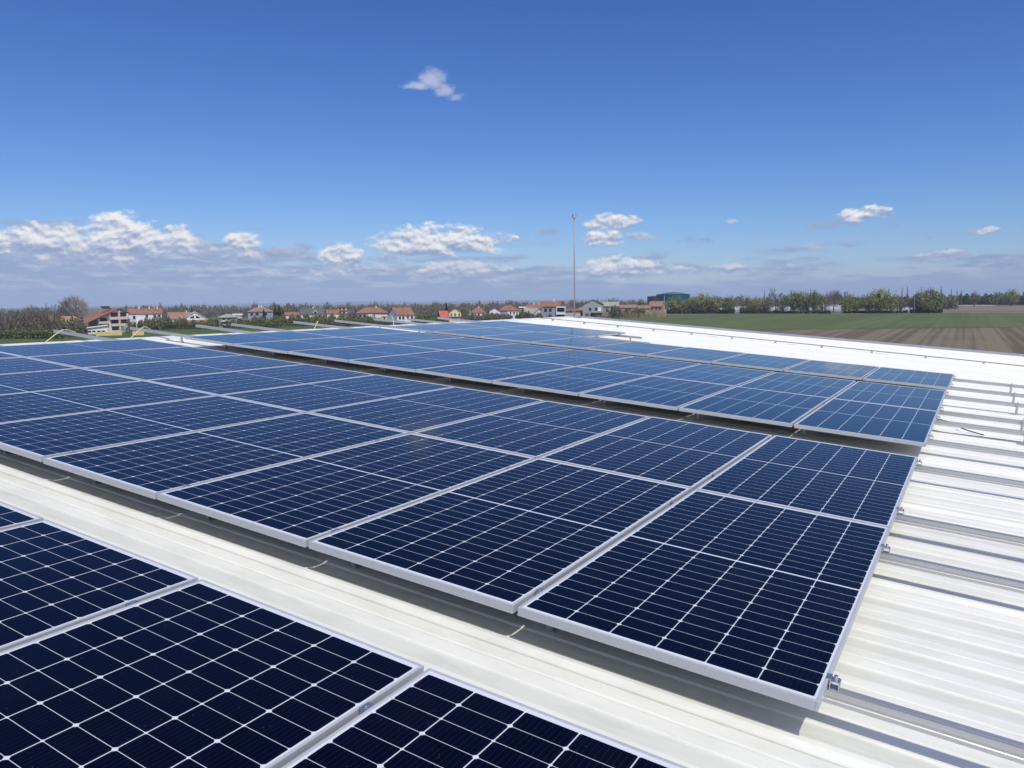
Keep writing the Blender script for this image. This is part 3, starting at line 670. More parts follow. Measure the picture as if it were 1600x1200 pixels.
# village and left edge
vill = [(7, 487, 205, 'slim_bare', 'thin bare tree at the left picture edge'), (17, 482, 210, 'slim_bare', 'bare tree second from the left picture edge'), (26, 483, 215, 'bare0', 'bare tree third from the left picture edge'), (43, 481, 210, 'bare1', 'bare tree left of the birch like pair'), (53, 475, 214, 'slim_bare', 'tall bare tree, left of three close together'), (63, 474, 212, 'slim_bare', 'tall bare tree, middle of three close together'), (72, 475, 216, 'bare2', 'tall bare tree, right of three close together'), (80, 477, 206, 'slim_bare', 'pale trunked bare tree beside the low brown roof'),
 (196, 492, 240, 'bare0', 'bare tree right beside the three storey house'), (203, 497, 235, 'bare1', 'low bare tree before the long red roofed house'),
 (262, 478, 360, 'bare0', 'bare tree left of the white gable house'), (275, 477, 370, 'bare1', 'bare tree behind the brown roof, left'), (288, 478, 380, 'bare2', 'bare tree behind the brown roof, right'), (330, 484, 340, 'bare1', 'bare tree right of the white gable house'), (352, 482, 400, 'bare0', 'bare tree behind the white terraced house'), (368, 481, 400, 'bare2', 'bare tree right behind the white terraced house'), (380, 483, 390, 'bare0', 'bare tree left of the brown hip roof'),
 (456, 484, 370, 'bare1', 'bare tree between the firs and the grey roof'), (550, 484, 370, 'round_bare', 'reddish bare tree between the pink house and the wide red roof'), (584, 474, 480, 'bare0', 'hazy bare tree behind the wide red roof'), (612, 473, 480, 'bare2', 'bare tree behind the brick house gable'), (640, 473, 450, 'slim_bare', 'tall bare tree behind the brick house ridge'), (656, 480, 400, 'bare1', 'bare tree right of the brick house'), (668, 482, 400, 'bare0', 'bare tree left of the bright red roof'),
 (727, 478, 390, 'bare2', 'bare tree right of the yellow house'), (744, 476, 460, 'bare0', 'bare tree behind the small hip roof'), (776, 474, 470, 'bare1', 'bare tree left of the white and red house'), (790, 472.5, 480, 'bare2', 'bare tree behind the white and red house'), (806, 473, 480, 'bare0', 'bare tree right behind the white and red house'), (820, 474, 480, 'slim_bare', 'bare tree above the low grey roof'),
 (896, 467.5, 440, 'round_bare', 'round reddish bare tree beside the mast'), (905, 470, 450, 'bare1', 'bare tree just right of the mast'), (955, 466, 520, 'bare2', 'bare tree behind the grey roofed house'), (968, 464.5, 530, 'bare0', 'taller bare tree behind the brown sheds'), (990, 466, 540, 'slim_bare', 'bare tree above the brown sheds'), (1000, 466.5, 545, 'thin', 'yellowish tree left of the dark blue tank')]
for px, yt, D, kd, lab in vill: plant('village_tree', kd, px, yt, D, lab, group='bare trees in the village', wide=1.0)
plant('plane_tree', 'round_bare', 117, 461.5, 275, 'large round bare tree behind the low brown roofed house', wide=1.0)
for px, yt, D, lab in ((300, 480.5, 330, 'small dark fir behind the white gable, right one'), (293, 481, 330, 'small dark fir behind the white gable, left one'), (413, 483, 315, 'dark reddish fir before the brown hip roof'), (431, 477.5, 330, 'fir, left of three tops'), (437, 476.5, 335, 'fir, tallest and middle of three tops'), (443, 483, 330, 'fir, low right one of three tops'), (699, 475, 380, 'dark fir behind the bright red roof'), (556, 482, 380, 'small fir left of the wide red roof')):
    plant('fir_tree', 'fir', px, yt, D, lab, group='firs in the village', wide=1.2)
for px, yt, D, kd, lab in ((198, 507, 232, 'brown_shrub', 'dark shrub between the two yellow walls'), (828, 486, 345, 'shrub', 'dark green shrub before the low grey roof, left one'), (843, 488, 345, 'shrub', 'dark green shrub before the low grey roof, right one'), (860, 490, 350, 'shrub', 'green shrub beside the grey concrete fence'), (962, 477, 400, 'shrub', 'green shrub below the grey roofed house'), (725, 483, 365, 'shrub', 'dark green bush right of the yellow house'), (378, 499, 265, 'shrub', 'green shrub right below the white terraced house')):
    plant('shrub', kd, px, yt, D, lab, cat='shrub', group='shrubs in the village', wide=.75 if kd == 'shrub' else 1)
def thicket(name, segs, m, label, cat, per=60, ls=.3, seed=3, rag=.35, blades=False):
    """a mass of growth nobody could count: strips of (px0, px1, ytop, D, depth)"""
    r = random.Random(seed); b = MB()
    for (p0, p1, yt, D, dep) in segs:
        hh = zat(yt, D, (p0 + p1) / 2); n = int((p1 - p0) * per)
        for _ in range(n):
            px = r.uniform(p0, p1); d = D + r.uniform(0, dep)
            lump = .62 + .38 * mnoise.noise(Vector((px * .13, D * .01, seed)))  + .25 * mnoise.noise(Vector((px * .5, D * .02, seed + 4)))
            top = hh * max(.25, lump + .15) * (1 + r.gauss(0, rag * .25))
            if blades:
                p = at(px, d); q = RH * r.uniform(.05, .18) + FH * r.gauss(0, .03); t_ = Vector((r.gauss(0, .25), r.gauss(0, .25), top * r.uniform(.6, 1.1)))
                b.quad(p - q, p + q, p + q * .3 + t_, p - q * .3 + t_); continue
            p = at(px, d, r.random() ** .8 * top); leaf(b, p, ls * r.uniform(.5, 1.4), r)
    return tag(b.build(name, m), label, cat, kind='stuff')
thicket('brown_thicket', [(-20, 130, 492, 206, 14), (95, 135, 505, 222, 6), (225, 270, 493, 262, 10), (400, 420, 494, 300, 10), (660, 700, 492, 370, 14), (735, 800, 491, 365, 16)], M_BRUSH, 'brown leafless thicket of brush', 'brush', 70, .22, 5)
thicket('green_scrub', [(-20, 96, 514, 198, 10), (200, 262, 501, 258, 8), (215, 335, 499, 262, 14), (325, 440, 495, 275, 16), (430, 560, 491, 290, 18), (540, 600, 497, 300, 10), (590, 640, 503, 310, 8), (640, 700, 497, 330, 12), (652, 684, 489, 352, 10), (722, 740, 490, 340, 10), (758, 782, 489, 370, 10), (808, 824, 487, 352, 8), (560, 590, 494, 325, 8), (880, 912, 486, 400, 12), (960, 1010, 482, 440, 14)], M_SCRUB, 'green and brown scrub between the warehouse and the village', 'scrub', 80, .25, 8)
thicket('dry_reeds', [(852, 900, 491, 392, 25), (895, 960, 488.5, 400, 40), (950, 1042, 485.5, 440, 70)], mat('dry_reed', (.36, .28, .17), .9, col2=(.27, .19, .12), scale=.3, island=.3), 'strip of tan dry reeds behind the roof corner', 'reeds', 150, .35, 11, blades=True)
thicket('undergrowth', [(1040, 1080, 480, 545, 8), (1082, 1150, 481, 548, 8), (1158, 1200, 479.5, 550, 8), (1200, 1300, 485, 552, 6), (1425, 1475, 482, 582, 6), (1320, 1420, 485.5, 575, 6)], leaf_mat('dark_underbrush', (.075, .080, .050), (.120, .115, .075)), 'dark leafless undergrowth at the foot of the field trees', 'undergrowth', 75, .42, 14)
thicket('far_wood', [(1280, 1420, 462.5, 1250, 60), (1470, 1530, 459.5, 1500, 80), (1520, 1640, 457.8, 1500, 120), (1640, 2300, 457, 1500, 120)], leaf_mat('far_wood_leaves', (.060, .072, .042), (.095, .100, .062), .3), 'far wood on the horizon at the right', 'wood', 40, 1.2, 17)
thicket('bare_wood', [(1040, 1180, 463, 760, 40), (1180, 1330, 460.5, 780, 40), (1330, 1500, 460, 800, 50)], M_BRUSH, 'faint grey brown leafless wood behind the green field trees', 'wood', 45, .55, 25)
thicket('village_wood', [(-30, 130, 482, 330, 30), (190, 330, 476, 420, 30), (330, 470, 474.5, 440, 30), (440, 580, 474, 450, 40), (560, 700, 473, 480, 40), (690, 900, 470.5, 540, 40), (890, 1050, 468, 600, 40)], M_BRUSH, 'grey brown leafless trees behind the village houses', 'wood', 75, .38, 21)

# ------------------------------------------------------------------ houses
M_RED = mat('orange_roof_tiles', (.30, .135, .082), .85, col2=(.21, .100, .068), scale=.7)
M_RED2 = mat('bright_red_roof', (.47, .10, .065), .8, vary=.15, scale=.6)
M_BRN = mat('brown_roof_tiles', (.30, .175, .120), .9, col2=(.23, .135, .10), scale=.6)
M_TAN = mat('faded_roof_tiles', (.40, .255, .175), .9, col2=(.31, .20, .145), scale=.6)
M_GRYR = mat('dark_grey_roof', (.085, .092, .10), .8, vary=.15)
M_LGR = mat('pale_grey_roof', (.30, .29, .25), .9, vary=.2, scale=.7)
M_WHITE = mat('white_render', (.78, .76, .72), .8, vary=.06, scale=.4)
M_PINK = mat('pink_cream_render', (.72, .56, .48), .85, vary=.06)
M_CREAM = mat('yellow_cream_render', (.76, .68, .46), .85, vary=.06)
M_GREY = mat('grey_render', (.34, .34, .34), .9, vary=.12)
M_BLUE = mat('blue_grey_render', (.28, .31, .37), .9, vary=.08)
M_BRICK = mat('bare_brick', (.42, .20, .12), .9, vary=.15, scale=1.5)
M_PANE = mat('dark_pane', (.030, .036, .045), .15)
M_SHUT = mat('brown_shutter', (.15, .075, .05), .7)
def house_root(px, D, rot, label, name='house', cat='house', z=0.0):
    rot = rot - math.degrees(math.atan((px - 800) / 1210.7))      # fronts turned towards the hall
    global PXC
    PXC = px
    return empty(name, Matrix.Translation(at(px, D, z)) @ Matrix.Rotation(VIEW + rad(rot), 4, 'Z'), label=label, cat=cat)
def win(e, x0, x1, y, za, zb, m=None, face='y', frame=True):
    b = MB()
    if face == 'y': b.box(x0, x1, y - .07, y + .02, za, zb)
    else: b.box(y - .02, y + .07, x0, x1, za, zb)
    o = b.build('window', m or M_PANE, e)
    if frame:
        s = MB()
        if face == 'y': s.box(x0 - .1, x1 + .1, y - .13, y - .004, za - .14, za - .01)
        else: s.box(y + .004, y + .13, x0 - .1, x1 + .1, za - .14, za - .01)
        s.build('sill', M_WHITE, o)
    return o
def house(pL, pR, ytop, yeave, D, roof, wallm, roofm, label, rot=0, depth=8., wins=(), chim=(), side=None, over=.45, wbase=0.0):
    pc = (pL + pR) / 2; mpp = adj(pc, D) / 1210.7; wd = (pR - pL) * mpp; H = zat(ytop, D, pc); E_ = zat(yeave, D, pc)
    c = abs(math.cos(rad(rot))); sN = abs(math.sin(rad(rot)))
    wl_ = max(3., (wd - depth * sN) / max(c, .3))
    e = house_root((pL + pR) / 2, D, rot, label)
    x, y = wl_ / 2 - over, depth / 2 - over
    b = MB(); b.box(-x, x, -y, y, -.3, E_ - .02)
    if roof == 'gx':
        for s in (-1, 1): b.prism([(s * x - .1, -y, E_ - .02), (s * x - .1, y, E_ - .02), (s * x - .1, 0, H - .22)], (.2 * 1, 0, 0)) if False else b.tri(*(((s * x, -y, E_ - .02), (s * x, y, E_ - .02), (s * x, 0, H - .3)) if s > 0 else ((s * x, y, E_ - .02), (s * x, -y, E_ - .02), (s * x, 0, H - .3))))
    if roof == 'gy':
        for s in (-1, 1): b.tri(*(((-x, s * y, E_ - .02), (x, s * y, E_ - .02), (0, s * y, H - .3)) if s < 0 else ((x, s * y, E_ - .02), (-x, s * y, E_ - .02), (0, s * y, H - .3))))
    b.build('wall', wallm, e)
    X, Y = wl_ / 2, depth / 2; t = .16; r_ = MB()
    if roof == 'hip':
        k = min(X, Y) * .92; rx = max(X - k, .15); A = [(-X, -Y, E_), (X, -Y, E_), (X, Y, E_), (-X, Y, E_)]; P, Q = (-rx, 0, H), (rx, 0, H)
        r_.quad(A[0], A[1], Q, P); r_.quad(A[2], A[3], P, Q); r_.tri(A[1], A[2], Q); r_.tri(A[3], A[0], P); r_.box(-X, X, -Y, Y, E_ - t, E_ - .001)
    elif roof == 'gx':
        for s in (-1, 1): r_.prism([(-X, s * Y, E_ - .1), (-X, 0, H), (-X, 0, H - t), (-X, s * Y, E_ - .1 - t)], (2 * X, 0, 0))
    elif roof == 'gy':
        for s in (-1, 1): r_.prism([(s * X, -Y, E_ - .1), (0, -Y, H), (0, -Y, H - t), (s * X, -Y, E_ - .1 - t)], (0, 2 * Y, 0))
    else: r_.box(-X, X, -Y, Y, E_, H)
    ro = r_.build('roof', roofm, e, fix=True)
    for cx, ch in chim: MB().box(cx * X - .28, cx * X + .28, -.25, .25, H - .7, H + ch).build('chimney', M_WHITE if ch > .7 else M_BRICK, ro)
    for (fx0, fx1, fz0, fz1, m) in wins: win(e, -x + fx0 * 2 * x, -x + fx1 * 2 * x, -y, fz0 * E_, fz1 * E_, m)
    if side: 
        for (fy0, fy1, fz0, fz1) in side: win(e, -y + fy0 * 2 * y, -y + fy1 * 2 * y, x, fz0 * E_, fz1 * E_, None, 'x')
    return e, x, y, E_, H
P_, S_ = M_PANE, M_SHUT
# the three storey house with its long orange roof
D = 236; mpp = adj(162, D) / 1210.7; e = house_root(162, D, 24, 'three storey white house with a long orange lean roof and dark glazed balconies')
X = lambda px: (px - 162) * mpp
Z = lambda y: zat(y, D)
b = MB(); b.prism([(X(163), -4, -.3), (X(191.5), -4, -.3), (X(191.5), -4, Z(489)), (X(178), -4, Z(483.5)), (X(163), -4, Z(490.6))], (0, 9, 0)); b.build('wall', M_WHITE, e, fix=True)
b = MB(); b.prism([(X(147), -3.2, -.3), (X(162.9), -3.2, -.3), (X(162.9), -3.2, Z(491.5)), (X(147), -3.2, Z(498))], (0, 8.2, 0)); b.build('wing_wall', M_PINK, e, fix=True)
r_ = MB(); r_.prism([(X(126), -4.9, Z(503.6)), (X(178), -4.9, Z(481.6)), (X(178), -4.9, Z(482.8)), (X(126), -4.9, Z(504.8))], (0, 10.8, 0)); r_.prism([(X(178.05), -4.9, Z(481.6)), (X(194), -4.9, Z(489.2)), (X(194), -4.9, Z(490.4)), (X(178.05), -4.9, Z(482.8))], (0, 10.8, 0))
ro = r_.build('roof', M_RED, e, fix=True)
MB().box(X(152.5), X(155.5), -.5, .3, Z(493), Z(487)).build('chimney', M_BRICK, ro)
MB().prism([(X(158.5), -1.5, Z(483)), (X(172), -1.5, Z(483)), (X(170.5), -.6, Z(478.2)), (X(157), -.6, Z(478.2))], (0, .12, 0)).build('solar_heater', M_PANE, e, fix=True)
for (a, c, y0, y1, yy, m) in ((165.5, 176.5, 495, 488.6, -4, P_), (180, 190, 495, 488.5, -4, P_), (165.5, 176.5, 505.5, 499.6, -4, P_), (180.5, 189.5, 505.5, 499.6, -4, S_), (166, 176, 516, 511, -4, S_), (150.5, 161, 501.8, 496.4, -3.2, P_)):
    win(e, X(a), X(c), yy, Z(y0), Z(y1), m, frame=False)
for (a, c, y0, y1, yy) in ((162.5, 191, 499.4, 495.4, -4.9), (165, 183, 509.6, 506, -4.9), (146.8, 162.2, 505.2, 502, -4.1)):
    MB().box(X(a), X(c), yy, (-4.08 if yy < -4.5 else -3.28), Z(y0), Z(y1)).build('balcony', M_PINK, e)
MB().box(X(176.4), X(178.4), -4.92, -4.10, Z(495.3), Z(486)).build('column', M_PINK, e); MB().box(X(176.4), X(178.4), -4.92, -4.1, -.3, Z(509.7)).build('column', M_PINK, e); MB().box(X(176.4), X(178.4), -4.92, -4.1, Z(505.9), Z(499.5)).build('column', M_PINK, e); MB().box(X(189.2), X(190.8), -4.92, -4.1, Z(495.3), Z(490)).build('column', M_WHITE, e)
house(88, 131, 494, 503.3, 242, 'hip', M_GREY, M_TAN, 'low old house with a faded tan hip roof', depth=9, wins=((.15, .3, .4, .8, P_), (.45, .7, .35, .85, P_), (.8, .92, .4, .8, P_)))
e, x, y, E_, H = house(70, 100, 494, 502, 262, 'gx', M_GREY, M_BRN, 'low brown roof half hidden by bare trees at far left', wins=((.2, .35, .4, .8, P_), (.6, .8, .4, .8, P_)))
# white annex in front of it
D = 226; mpp = adj(142, D) / 1210.7; e = house_root(142, D, 0, 'white flat shed with a row of small dark windows below the tall house', 'shed', 'shed')
X = lambda px: (px - 142) * mpp
b = MB(); b.prism([(X(134), -2, -.3), (X(163.5), -2, -.3), (X(163.5), -2, zat(510.2, D)), (X(134), -2, zat(513, D))], (0, 5, 0)); b.build('wall', M_WHITE, e, fix=True)
b = MB(); b.prism([(X(116), -2.5, zat(513.8, D)), (X(164.5), -2.5, zat(508.2, D)), (X(164.5), -2.5, zat(509.2, D)), (X(116), -2.5, zat(514.8, D))], (0, 6, 0)); b.build('roof', M_WHITE, e, fix=True)
for a in (136.5, 142.5, 149.5, 155.5): win(e, X(a), X(a + 4.6), -2, zat(518.8, D), zat(516.6, D), P_, frame=False)
for (a, c, yt, D, lab) in ((150.5, 187, 518.4, 216, 'long yellow garden wall below the tall house'), (206.5, 223, 517.4, 218, 'short yellow wall right of the dark shrub')):
    e = house_root((a + c) / 2, D, 0, lab, 'garden_wall', 'wall'); hw = (c - a) / 2 * adj((a + c) / 2, D) / 1210.7
    MB().box(-hw, hw, -.12, .12, -.3, zat(yt, D)).build('wall', mat('ochre_wall', (.66, .50, .24), .9, vary=.1), e)
    for q in range(5): MB().box(-hw + q * hw / 2 - .15, -hw + q * hw / 2 + .15, -.2, .2, zat(yt, D) + .003, zat(yt, D) + .1).build('coping', M_TAN, e)
house(203, 252, 482, 489.6, 310, 'gx', M_WHITE, M_RED, 'long white house with an orange roof and white chimneys', wins=((.12, .2, .5, .8, P_), (.5, .58, .6, .88, P_), (.74, .82, .6, .88, P_), (.9, .96, .6, .88, P_)), chim=((-.35, .9), (.25, .8), (.72, .9)), depth=9)
house(199, 212, 481.5, 486.5, 318, 'gy', M_BLUE, M_LGR, 'narrow blue grey gable left of the long white house', wins=((.3, .7, .55, .8, P_),), depth=8)
house(264, 305, 487.6, 497.4, 305, 'gx', M_WHITE, M_BRN, 'low house with a sagging brown roof beside the white gable', wins=((.2, .3, .45, .8, P_), (.5, .62, .45, .8, P_)), chim=((.35, .8),))
e, x, y, E_, H = house(286, 324, 486.6, 498.8, 298, 'gy', M_WHITE, M_WHITE, 'white gable house with dark arched attic windows over brick', depth=9)
for s in (-1, 1): MB().prism([(s * .35, -y - .05, E_ + .55), (s * 2.3, -y - .05, E_ + .55), (s * 2.1, -y - .05, E_ + 1.15), (s * .35, -y - .05, E_ + 1.9)], (0, .1, 0)).build('window', M_PANE, e, fix=True)
MB().box(-x + .1, x - .1, -y - .12, -y - .02, .0, E_ - .25).build('brick_front', M_BRICK, e)
e, x, y, E_, H = house(341, 372, 490.5, 495.5, 280, 'hip', M_LGR, M_LGR, 'white terraced house with a grey hip roof and round balconies', wins=((.2, .35, .72, .92, P_), (.5, .62, .72, .92, P_), (.25, .5, .35, .58, P_), (.6, .8, .35, .58, P_)))
for (a, c, za, zb) in ((-.75, .1, .58, .68), (-.6, .2, .22, .34), (.2, .9, .18, .30)): MB().box(a * x, c * x, -y - 1.1, -y - .1, za * E_, zb * E_).build('balcony', M_WHITE, e)
e2, x, y, E_, H = house(364, 379, 490, 492.5, 288, 'flat', M_WHITE, M_WHITE, 'small white flat roofed block beside the terraced house', wins=((.1, .9, .55, .72, P_),), depth=5)
house(388, 428, 480, 486.6, 340, 'hip', M_BLUE, M_BRN, 'grey house with a broad brown hip roof behind a dark fir', wins=((.1, .2, .62, .88, P_), (.3, .42, .62, .88, P_), (.6, .75, .62, .88, P_)), chim=((-.1, .9), (.1, .9)), depth=11)
house(446, 468, 487.5, 491.5, 345, 'gx', M_WHITE, M_RED, 'low red roofed house right of the firs', wins=((.3, .4, .4, .75, P_), (.6, .7, .4, .75, P_)))
e, x, y, E_, H = house(470, 507, 481.6, 490.2, 370, 'gx', M_CREAM, M_GRYR, 'house with a dark grey roof and a white dormer gable', wins=((.1, .25, .5, .8, P_), (.75, .9, .5, .8, P_)), chim=((.1, .8),))
dz_ = E_ + .35; MB().prism([(.4, -y - .9, dz_), (1.9, -y - .9, dz_ + 1.9), (3.4, -y - .9, dz_), (3.05, -y - .9, dz_), (1.9, -y - .9, dz_ + 1.45), (.75, -y - .9, dz_)], (0, 2.2, 0)).build('dormer', M_WHITE, e, fix=True)
house(511, 531, 484, 489.5, 390, 'gx', M_CREAM, M_RED, 'low orange roof left of the pink stepped house', wins=((.3, .5, .4, .8, P_),))
D = 400; e = house_root(536, D, 0, 'pink stepped house with three stacked red roofs'); mpp = adj(536, D) / 1210.7
X = lambda px: (px - 536) * mpp
MB().box(X(528.5), X(543.5), -3, 3, -.3, zat(485.6, D)).build('wall', M_PINK, e); MB().box(X(529.5), X(542.5), -2.4, 2.4, zat(484.3, D), zat(479.6, D)).build('upper_wall', M_PINK, e)
for (a, c, y0, y1, hh) in ((527.5, 544.5, 485.6, 484.2, 3.6), (528.5, 543.8, 490.6, 489.2, 4.2)): MB().box(X(a), X(c), -hh, -2.42 if hh < 4 else -3.02, zat(y0, D), zat(y1, D)).build('lower_roof', M_RED, e)
MB().prism([(X(528), -3.2, zat(479.6, D)), (X(544), -3.2, zat(479.6, D)), (X(536.5), -3.2, zat(475.8, D))], (0, 6.4, 0)).build('roof', M_RED, e, fix=True)
for a in (531, 536.5): win(e, X(a), X(a + 3.4), -2.4, zat(483.8, D), zat(481, D), P_, frame=False); win(e, X(a), X(a + 3.4), -3, zat(489, D), zat(486.4, D), P_, frame=False)
house(557, 608, 480.2, 488.6, 350, 'hip', M_BLUE, M_RED, 'broad house with a wide orange hip roof', wins=((.08, .16, .45, .8, P_), (.22, .3, .45, .8, P_), (.36, .5, .55, .85, M_WHITE), (.6, .78, .4, .8, M_CREAM), (.84, .92, .45, .8, P_)), chim=((.25, .75), (-.15, .6)), depth=11)
house(595, 607, 492, 494, 335, 'flat', M_CREAM, M_WHITE, 'small cream outbuilding before the wide orange roof', wins=((.4, .7, .3, .8, P_),), depth=4)
house(606, 650, 480.2, 491.4, 330, 'gx', M_WHITE, M_RED, 'brick red roofed house showing a shaded grey left gable', rot=28, wins=((.1, .22, .45, .8, P_), (.3, .42, .45, .8, P_), (.56, .68, .45, .8, P_), (.8, .92, .45, .8, P_)), chim=((.4, .6),), depth=10)
house(683, 704, 485.5, 496, 358, 'gx', M_BRICK, M_RED2, 'low house with a steep bright red roof', rot=18, depth=7, wins=((.3, .5, .2, .7, P_),))
e, x, y, E_, H = house(702, 723, 480.4, 487.4, 352, 'gy', M_CREAM, M_RED2, 'yellow house with a red roof and brown shutters', depth=10, wins=((.1, .24, .6, .86, S_), (.42, .56, .6, .86, S_), (.76, .9, .6, .86, S_), (.2, .3, .2, .45, P_), (.36, .46, .2, .45, P_), (.52, .62, .2, .45, P_)))
MB().box(-x, x, -y - .9, -y - .1, .50 * E_, .54 * E_).build('balcony', M_SHUT, e)
house(724, 737, 496, 498, 345, 'flat', M_WHITE, M_WHITE, 'low white wall block beside the yellow house', wins=((.5, .6, .2, .6, P_),), depth=3)
house(735, 761, 480.6, 488.2, 405, 'hip', M_WHITE, M_RED, 'small white house under an orange hip roof', wins=((.05, .25, .4, .85, P_), (.5, .62, .5, .85, P_), (.8, .9, .5, .85, P_)), chim=((.1, .8),))
house(765, 783, 480.4, 485.5, 420, 'gy', M_WHITE, M_GRYR, 'small white gable left of the white and red house', wins=((.1, .4, .4, .7, P_), (.6, .8, .3, .6, P_)))
house(780, 813, 476.6, 484.6, 385, 'hip', M_WHITE, M_RED, 'two storey white and grey house with an orange hip roof', wins=((.05, .42, .1, .95, M_BLUE), (.55, .62, .6, .85, P_), (.72, .8, .6, .85, P_), (.88, .94, .6, .85, P_), (.6, .7, .2, .45, P_), (.8, .9, .2, .45, P_)), depth=10)
house(812, 832, 479, 481, 430, 'flat', M_BRICK, M_WHITE, 'flat white roofed brick building left of the grey roof', wins=((.2, .35, .5, .85, P_), (.6, .8, .5, .85, P_)))
house(824, 852, 475.6, 481.6, 420, 'gx', M_BRICK, M_RED, 'orange roofed house half hidden behind the low grey roof', wins=((.2, .3, .5, .85, P_), (.6, .7, .5, .85, P_)), chim=((-.2, .9), (.4, .8)))
house(820, 842, 481, 490, 366, 'gx', M_GREY, M_LGR, 'low barn with a pale grey roof', depth=8, wins=((.3, .5, .2, .7, P_),))
house(835, 853, 480.6, 489.4, 362, 'gy', M_WHITE, M_TAN, 'low white gable house beside the pale grey roof', depth=7, wins=((.2, .35, .45, .75, P_), (.6, .75, .45, .75, P_)))
e, x, y, E_, H = house(847, 886, 470.6, 478.2, 356, 'gx', M_BLUE, M_RED, 'large blue grey house with orange roof and white balconies', depth=10, wins=((.1, .22, .62, .85, P_), (.3, .42, .62, .85, P_), (.66, .95, .62, .86, P_), (.66, .95, .25, .46, P_)), chim=((.05, 1.0),))
for (za, zb) in ((.46, .58), (.06, .2), (.9, .97)): MB().box(.22 * x, 1.02 * x, -y - 1.3, -y - .1, za * E_, zb * E_).build('balcony', M_WHITE, e)
for fx in (.24, .97): MB().box(fx * x - .15, fx * x + .15, -y - 1.28, -y - .98, .585 * E_, .895 * E_).build('column', M_WHITE, e)
MB().prism([(.5 * x, -y - .4, E_), (.78 * x, -y - .4, H + .35), (1.08 * x, -y - .4, E_)], (0, 2.6, 0)).build('dormer', M_GRYR, e, fix=True)
house(886, 912, 479.5, 484.5, 440, 'gx', M_BRICK, M_BRN, 'long low brick barn behind the mast', wins=((.2, .3, .4, .8, P_), (.6, .7, .4, .8, P_)))
e, x, y, E_, H = house(911, 945, 467.4, 475.6, 405, 'gy', M_GREY, M_GRYR, 'tall grey gabled house with a dark roof right of the mast', depth=11, wins=((.3, .42, .55, .78, P_), (.6, .72, .55, .78, P_), (.12, .3, .15, .4, S_), (.4, .58, .15, .4, P_), (.75, .9, .55, .8, M_WHITE)))
MB().box(-.2 * x, .95 * x, -y - 2.2, -y - .1, .42 * E_, .47 * E_).build('porch_roof', M_LGR, e)
house(943, 969, 471.6, 478, 415, 'gx', M_LGR, M_LGR, 'long house with a weathered grey roof and white gable end', wins=((.2, .3, .5, .8, P_), (.5, .75, .1, .7, M_GRYR)), chim=((.8, .6),))
house(970, 996, 476, 480.4, 480, 'gx', M_GREY, M_BRN, 'low shed with a rusty brown roof', wins=((.3, .5, .3, .8, P_),))
house(992, 1018, 477, 481.4, 470, 'gx', M_GREY, M_BRN, 'long dark brown shed left of the brick house', wins=((.2, .4, .3, .8, P_),))
e, x, y, E_, H = house(1015, 1041, 470.6, 478.4, 500, 'gx', M_BRICK, M_BRN, 'brick house with a brown roof before the dark blue tank', wins=((.2, .32, .55, .85, P_), (.5, .62, .55, .85, P_), (.78, .9, .55, .85, P_), (.5, .95, .1, .32, M_WHITE)), rot=-15)
# tanks, greenhouses, fence, poles
def tank(px, D, yt, wpx, m, dome, label):
    e = house_root(px, D, 0, label, 'storage_tank', 'tank'); r = wpx / 2 * adj(px, D) / 1210.7; H = zat(yt, D); b = MB(); n = 48
    for z_ in range(10):
        za, zb = -.3 + (H + .3) * z_ / 10, -.3 + (H + .3) * (z_ + .96) / 10
        for q in range(n):
            a, c = 2 * math.pi * q / n, 2 * math.pi * (q + 1) / n
            b.quad((r * math.cos(a), r * math.sin(a), za), (r * math.cos(c), r * math.sin(c), za), (r * math.cos(c), r * math.sin(c), zb), (r * math.cos(a), r * math.sin(a), zb))
            b.quad((r * math.cos(a), r * math.sin(a), zb), (r * math.cos(c), r * math.sin(c), zb), (r * 1.012 * math.cos(c), r * 1.012 * math.sin(c), zb + .04 * H / 10), (r * 1.012 * math.cos(a), r * 1.012 * math.sin(a), zb + .04 * H / 10))
    b.build('shell', m, e)
    t = MB()
    for q in range(n):
        a, c = 2 * math.pi * q / n, 2 * math.pi * (q + 1) / n
        for f0, f1, z1, z2 in ((1.02, .55, 0, dome * .75), (.55, .0, dome * .75, dome)):
            t.quad((r * f0 * math.cos(a), r * f0 * math.sin(a), H + .05 + z1), (r * f0 * math.cos(c), r * f0 * math.sin(c), H + .05 + z1), (r * f1 * math.cos(c), r * f1 * math.sin(c), H + .05 + z2), (r * f1 * math.cos(a), r * f1 * math.sin(a), H + .05 + z2))
    t.build('roof', m, e)
    g = MB(); g.tube([(r * 1.0 * math.cos(2 * math.pi * q / 36), r * 1.0 * math.sin(2 * math.pi * q / 36), H + 1.1) for q in range(37)], .07, 4)
    for q in range(18): g.tube([(r * math.cos(2 * math.pi * q / 18), r * math.sin(2 * math.pi * q / 18), H), (r * math.cos(2 * math.pi * q / 18), r * math.sin(2 * math.pi * q / 18), H + 1.1)], .05, 4)
    g.build('railing', M_WHITE, e)
tank(1023, 760, 463.2, 20, mat('dark_navy_steel', (.014, .024, .085), .5, .1, vary=.12, scale=.3), .4, 'dark navy storage tank, the smaller left one')
tank(1053, 720, 460.4, 52, mat('teal_steel', (.012, .085, .115), .5, .1, vary=.12, scale=.3), 2.2, 'large teal blue storage tank with a shallow domed roof')
M_FILM = mat('white_greenhouse_film', (.27, .30, .34), .5, vary=.4, scale=.25)
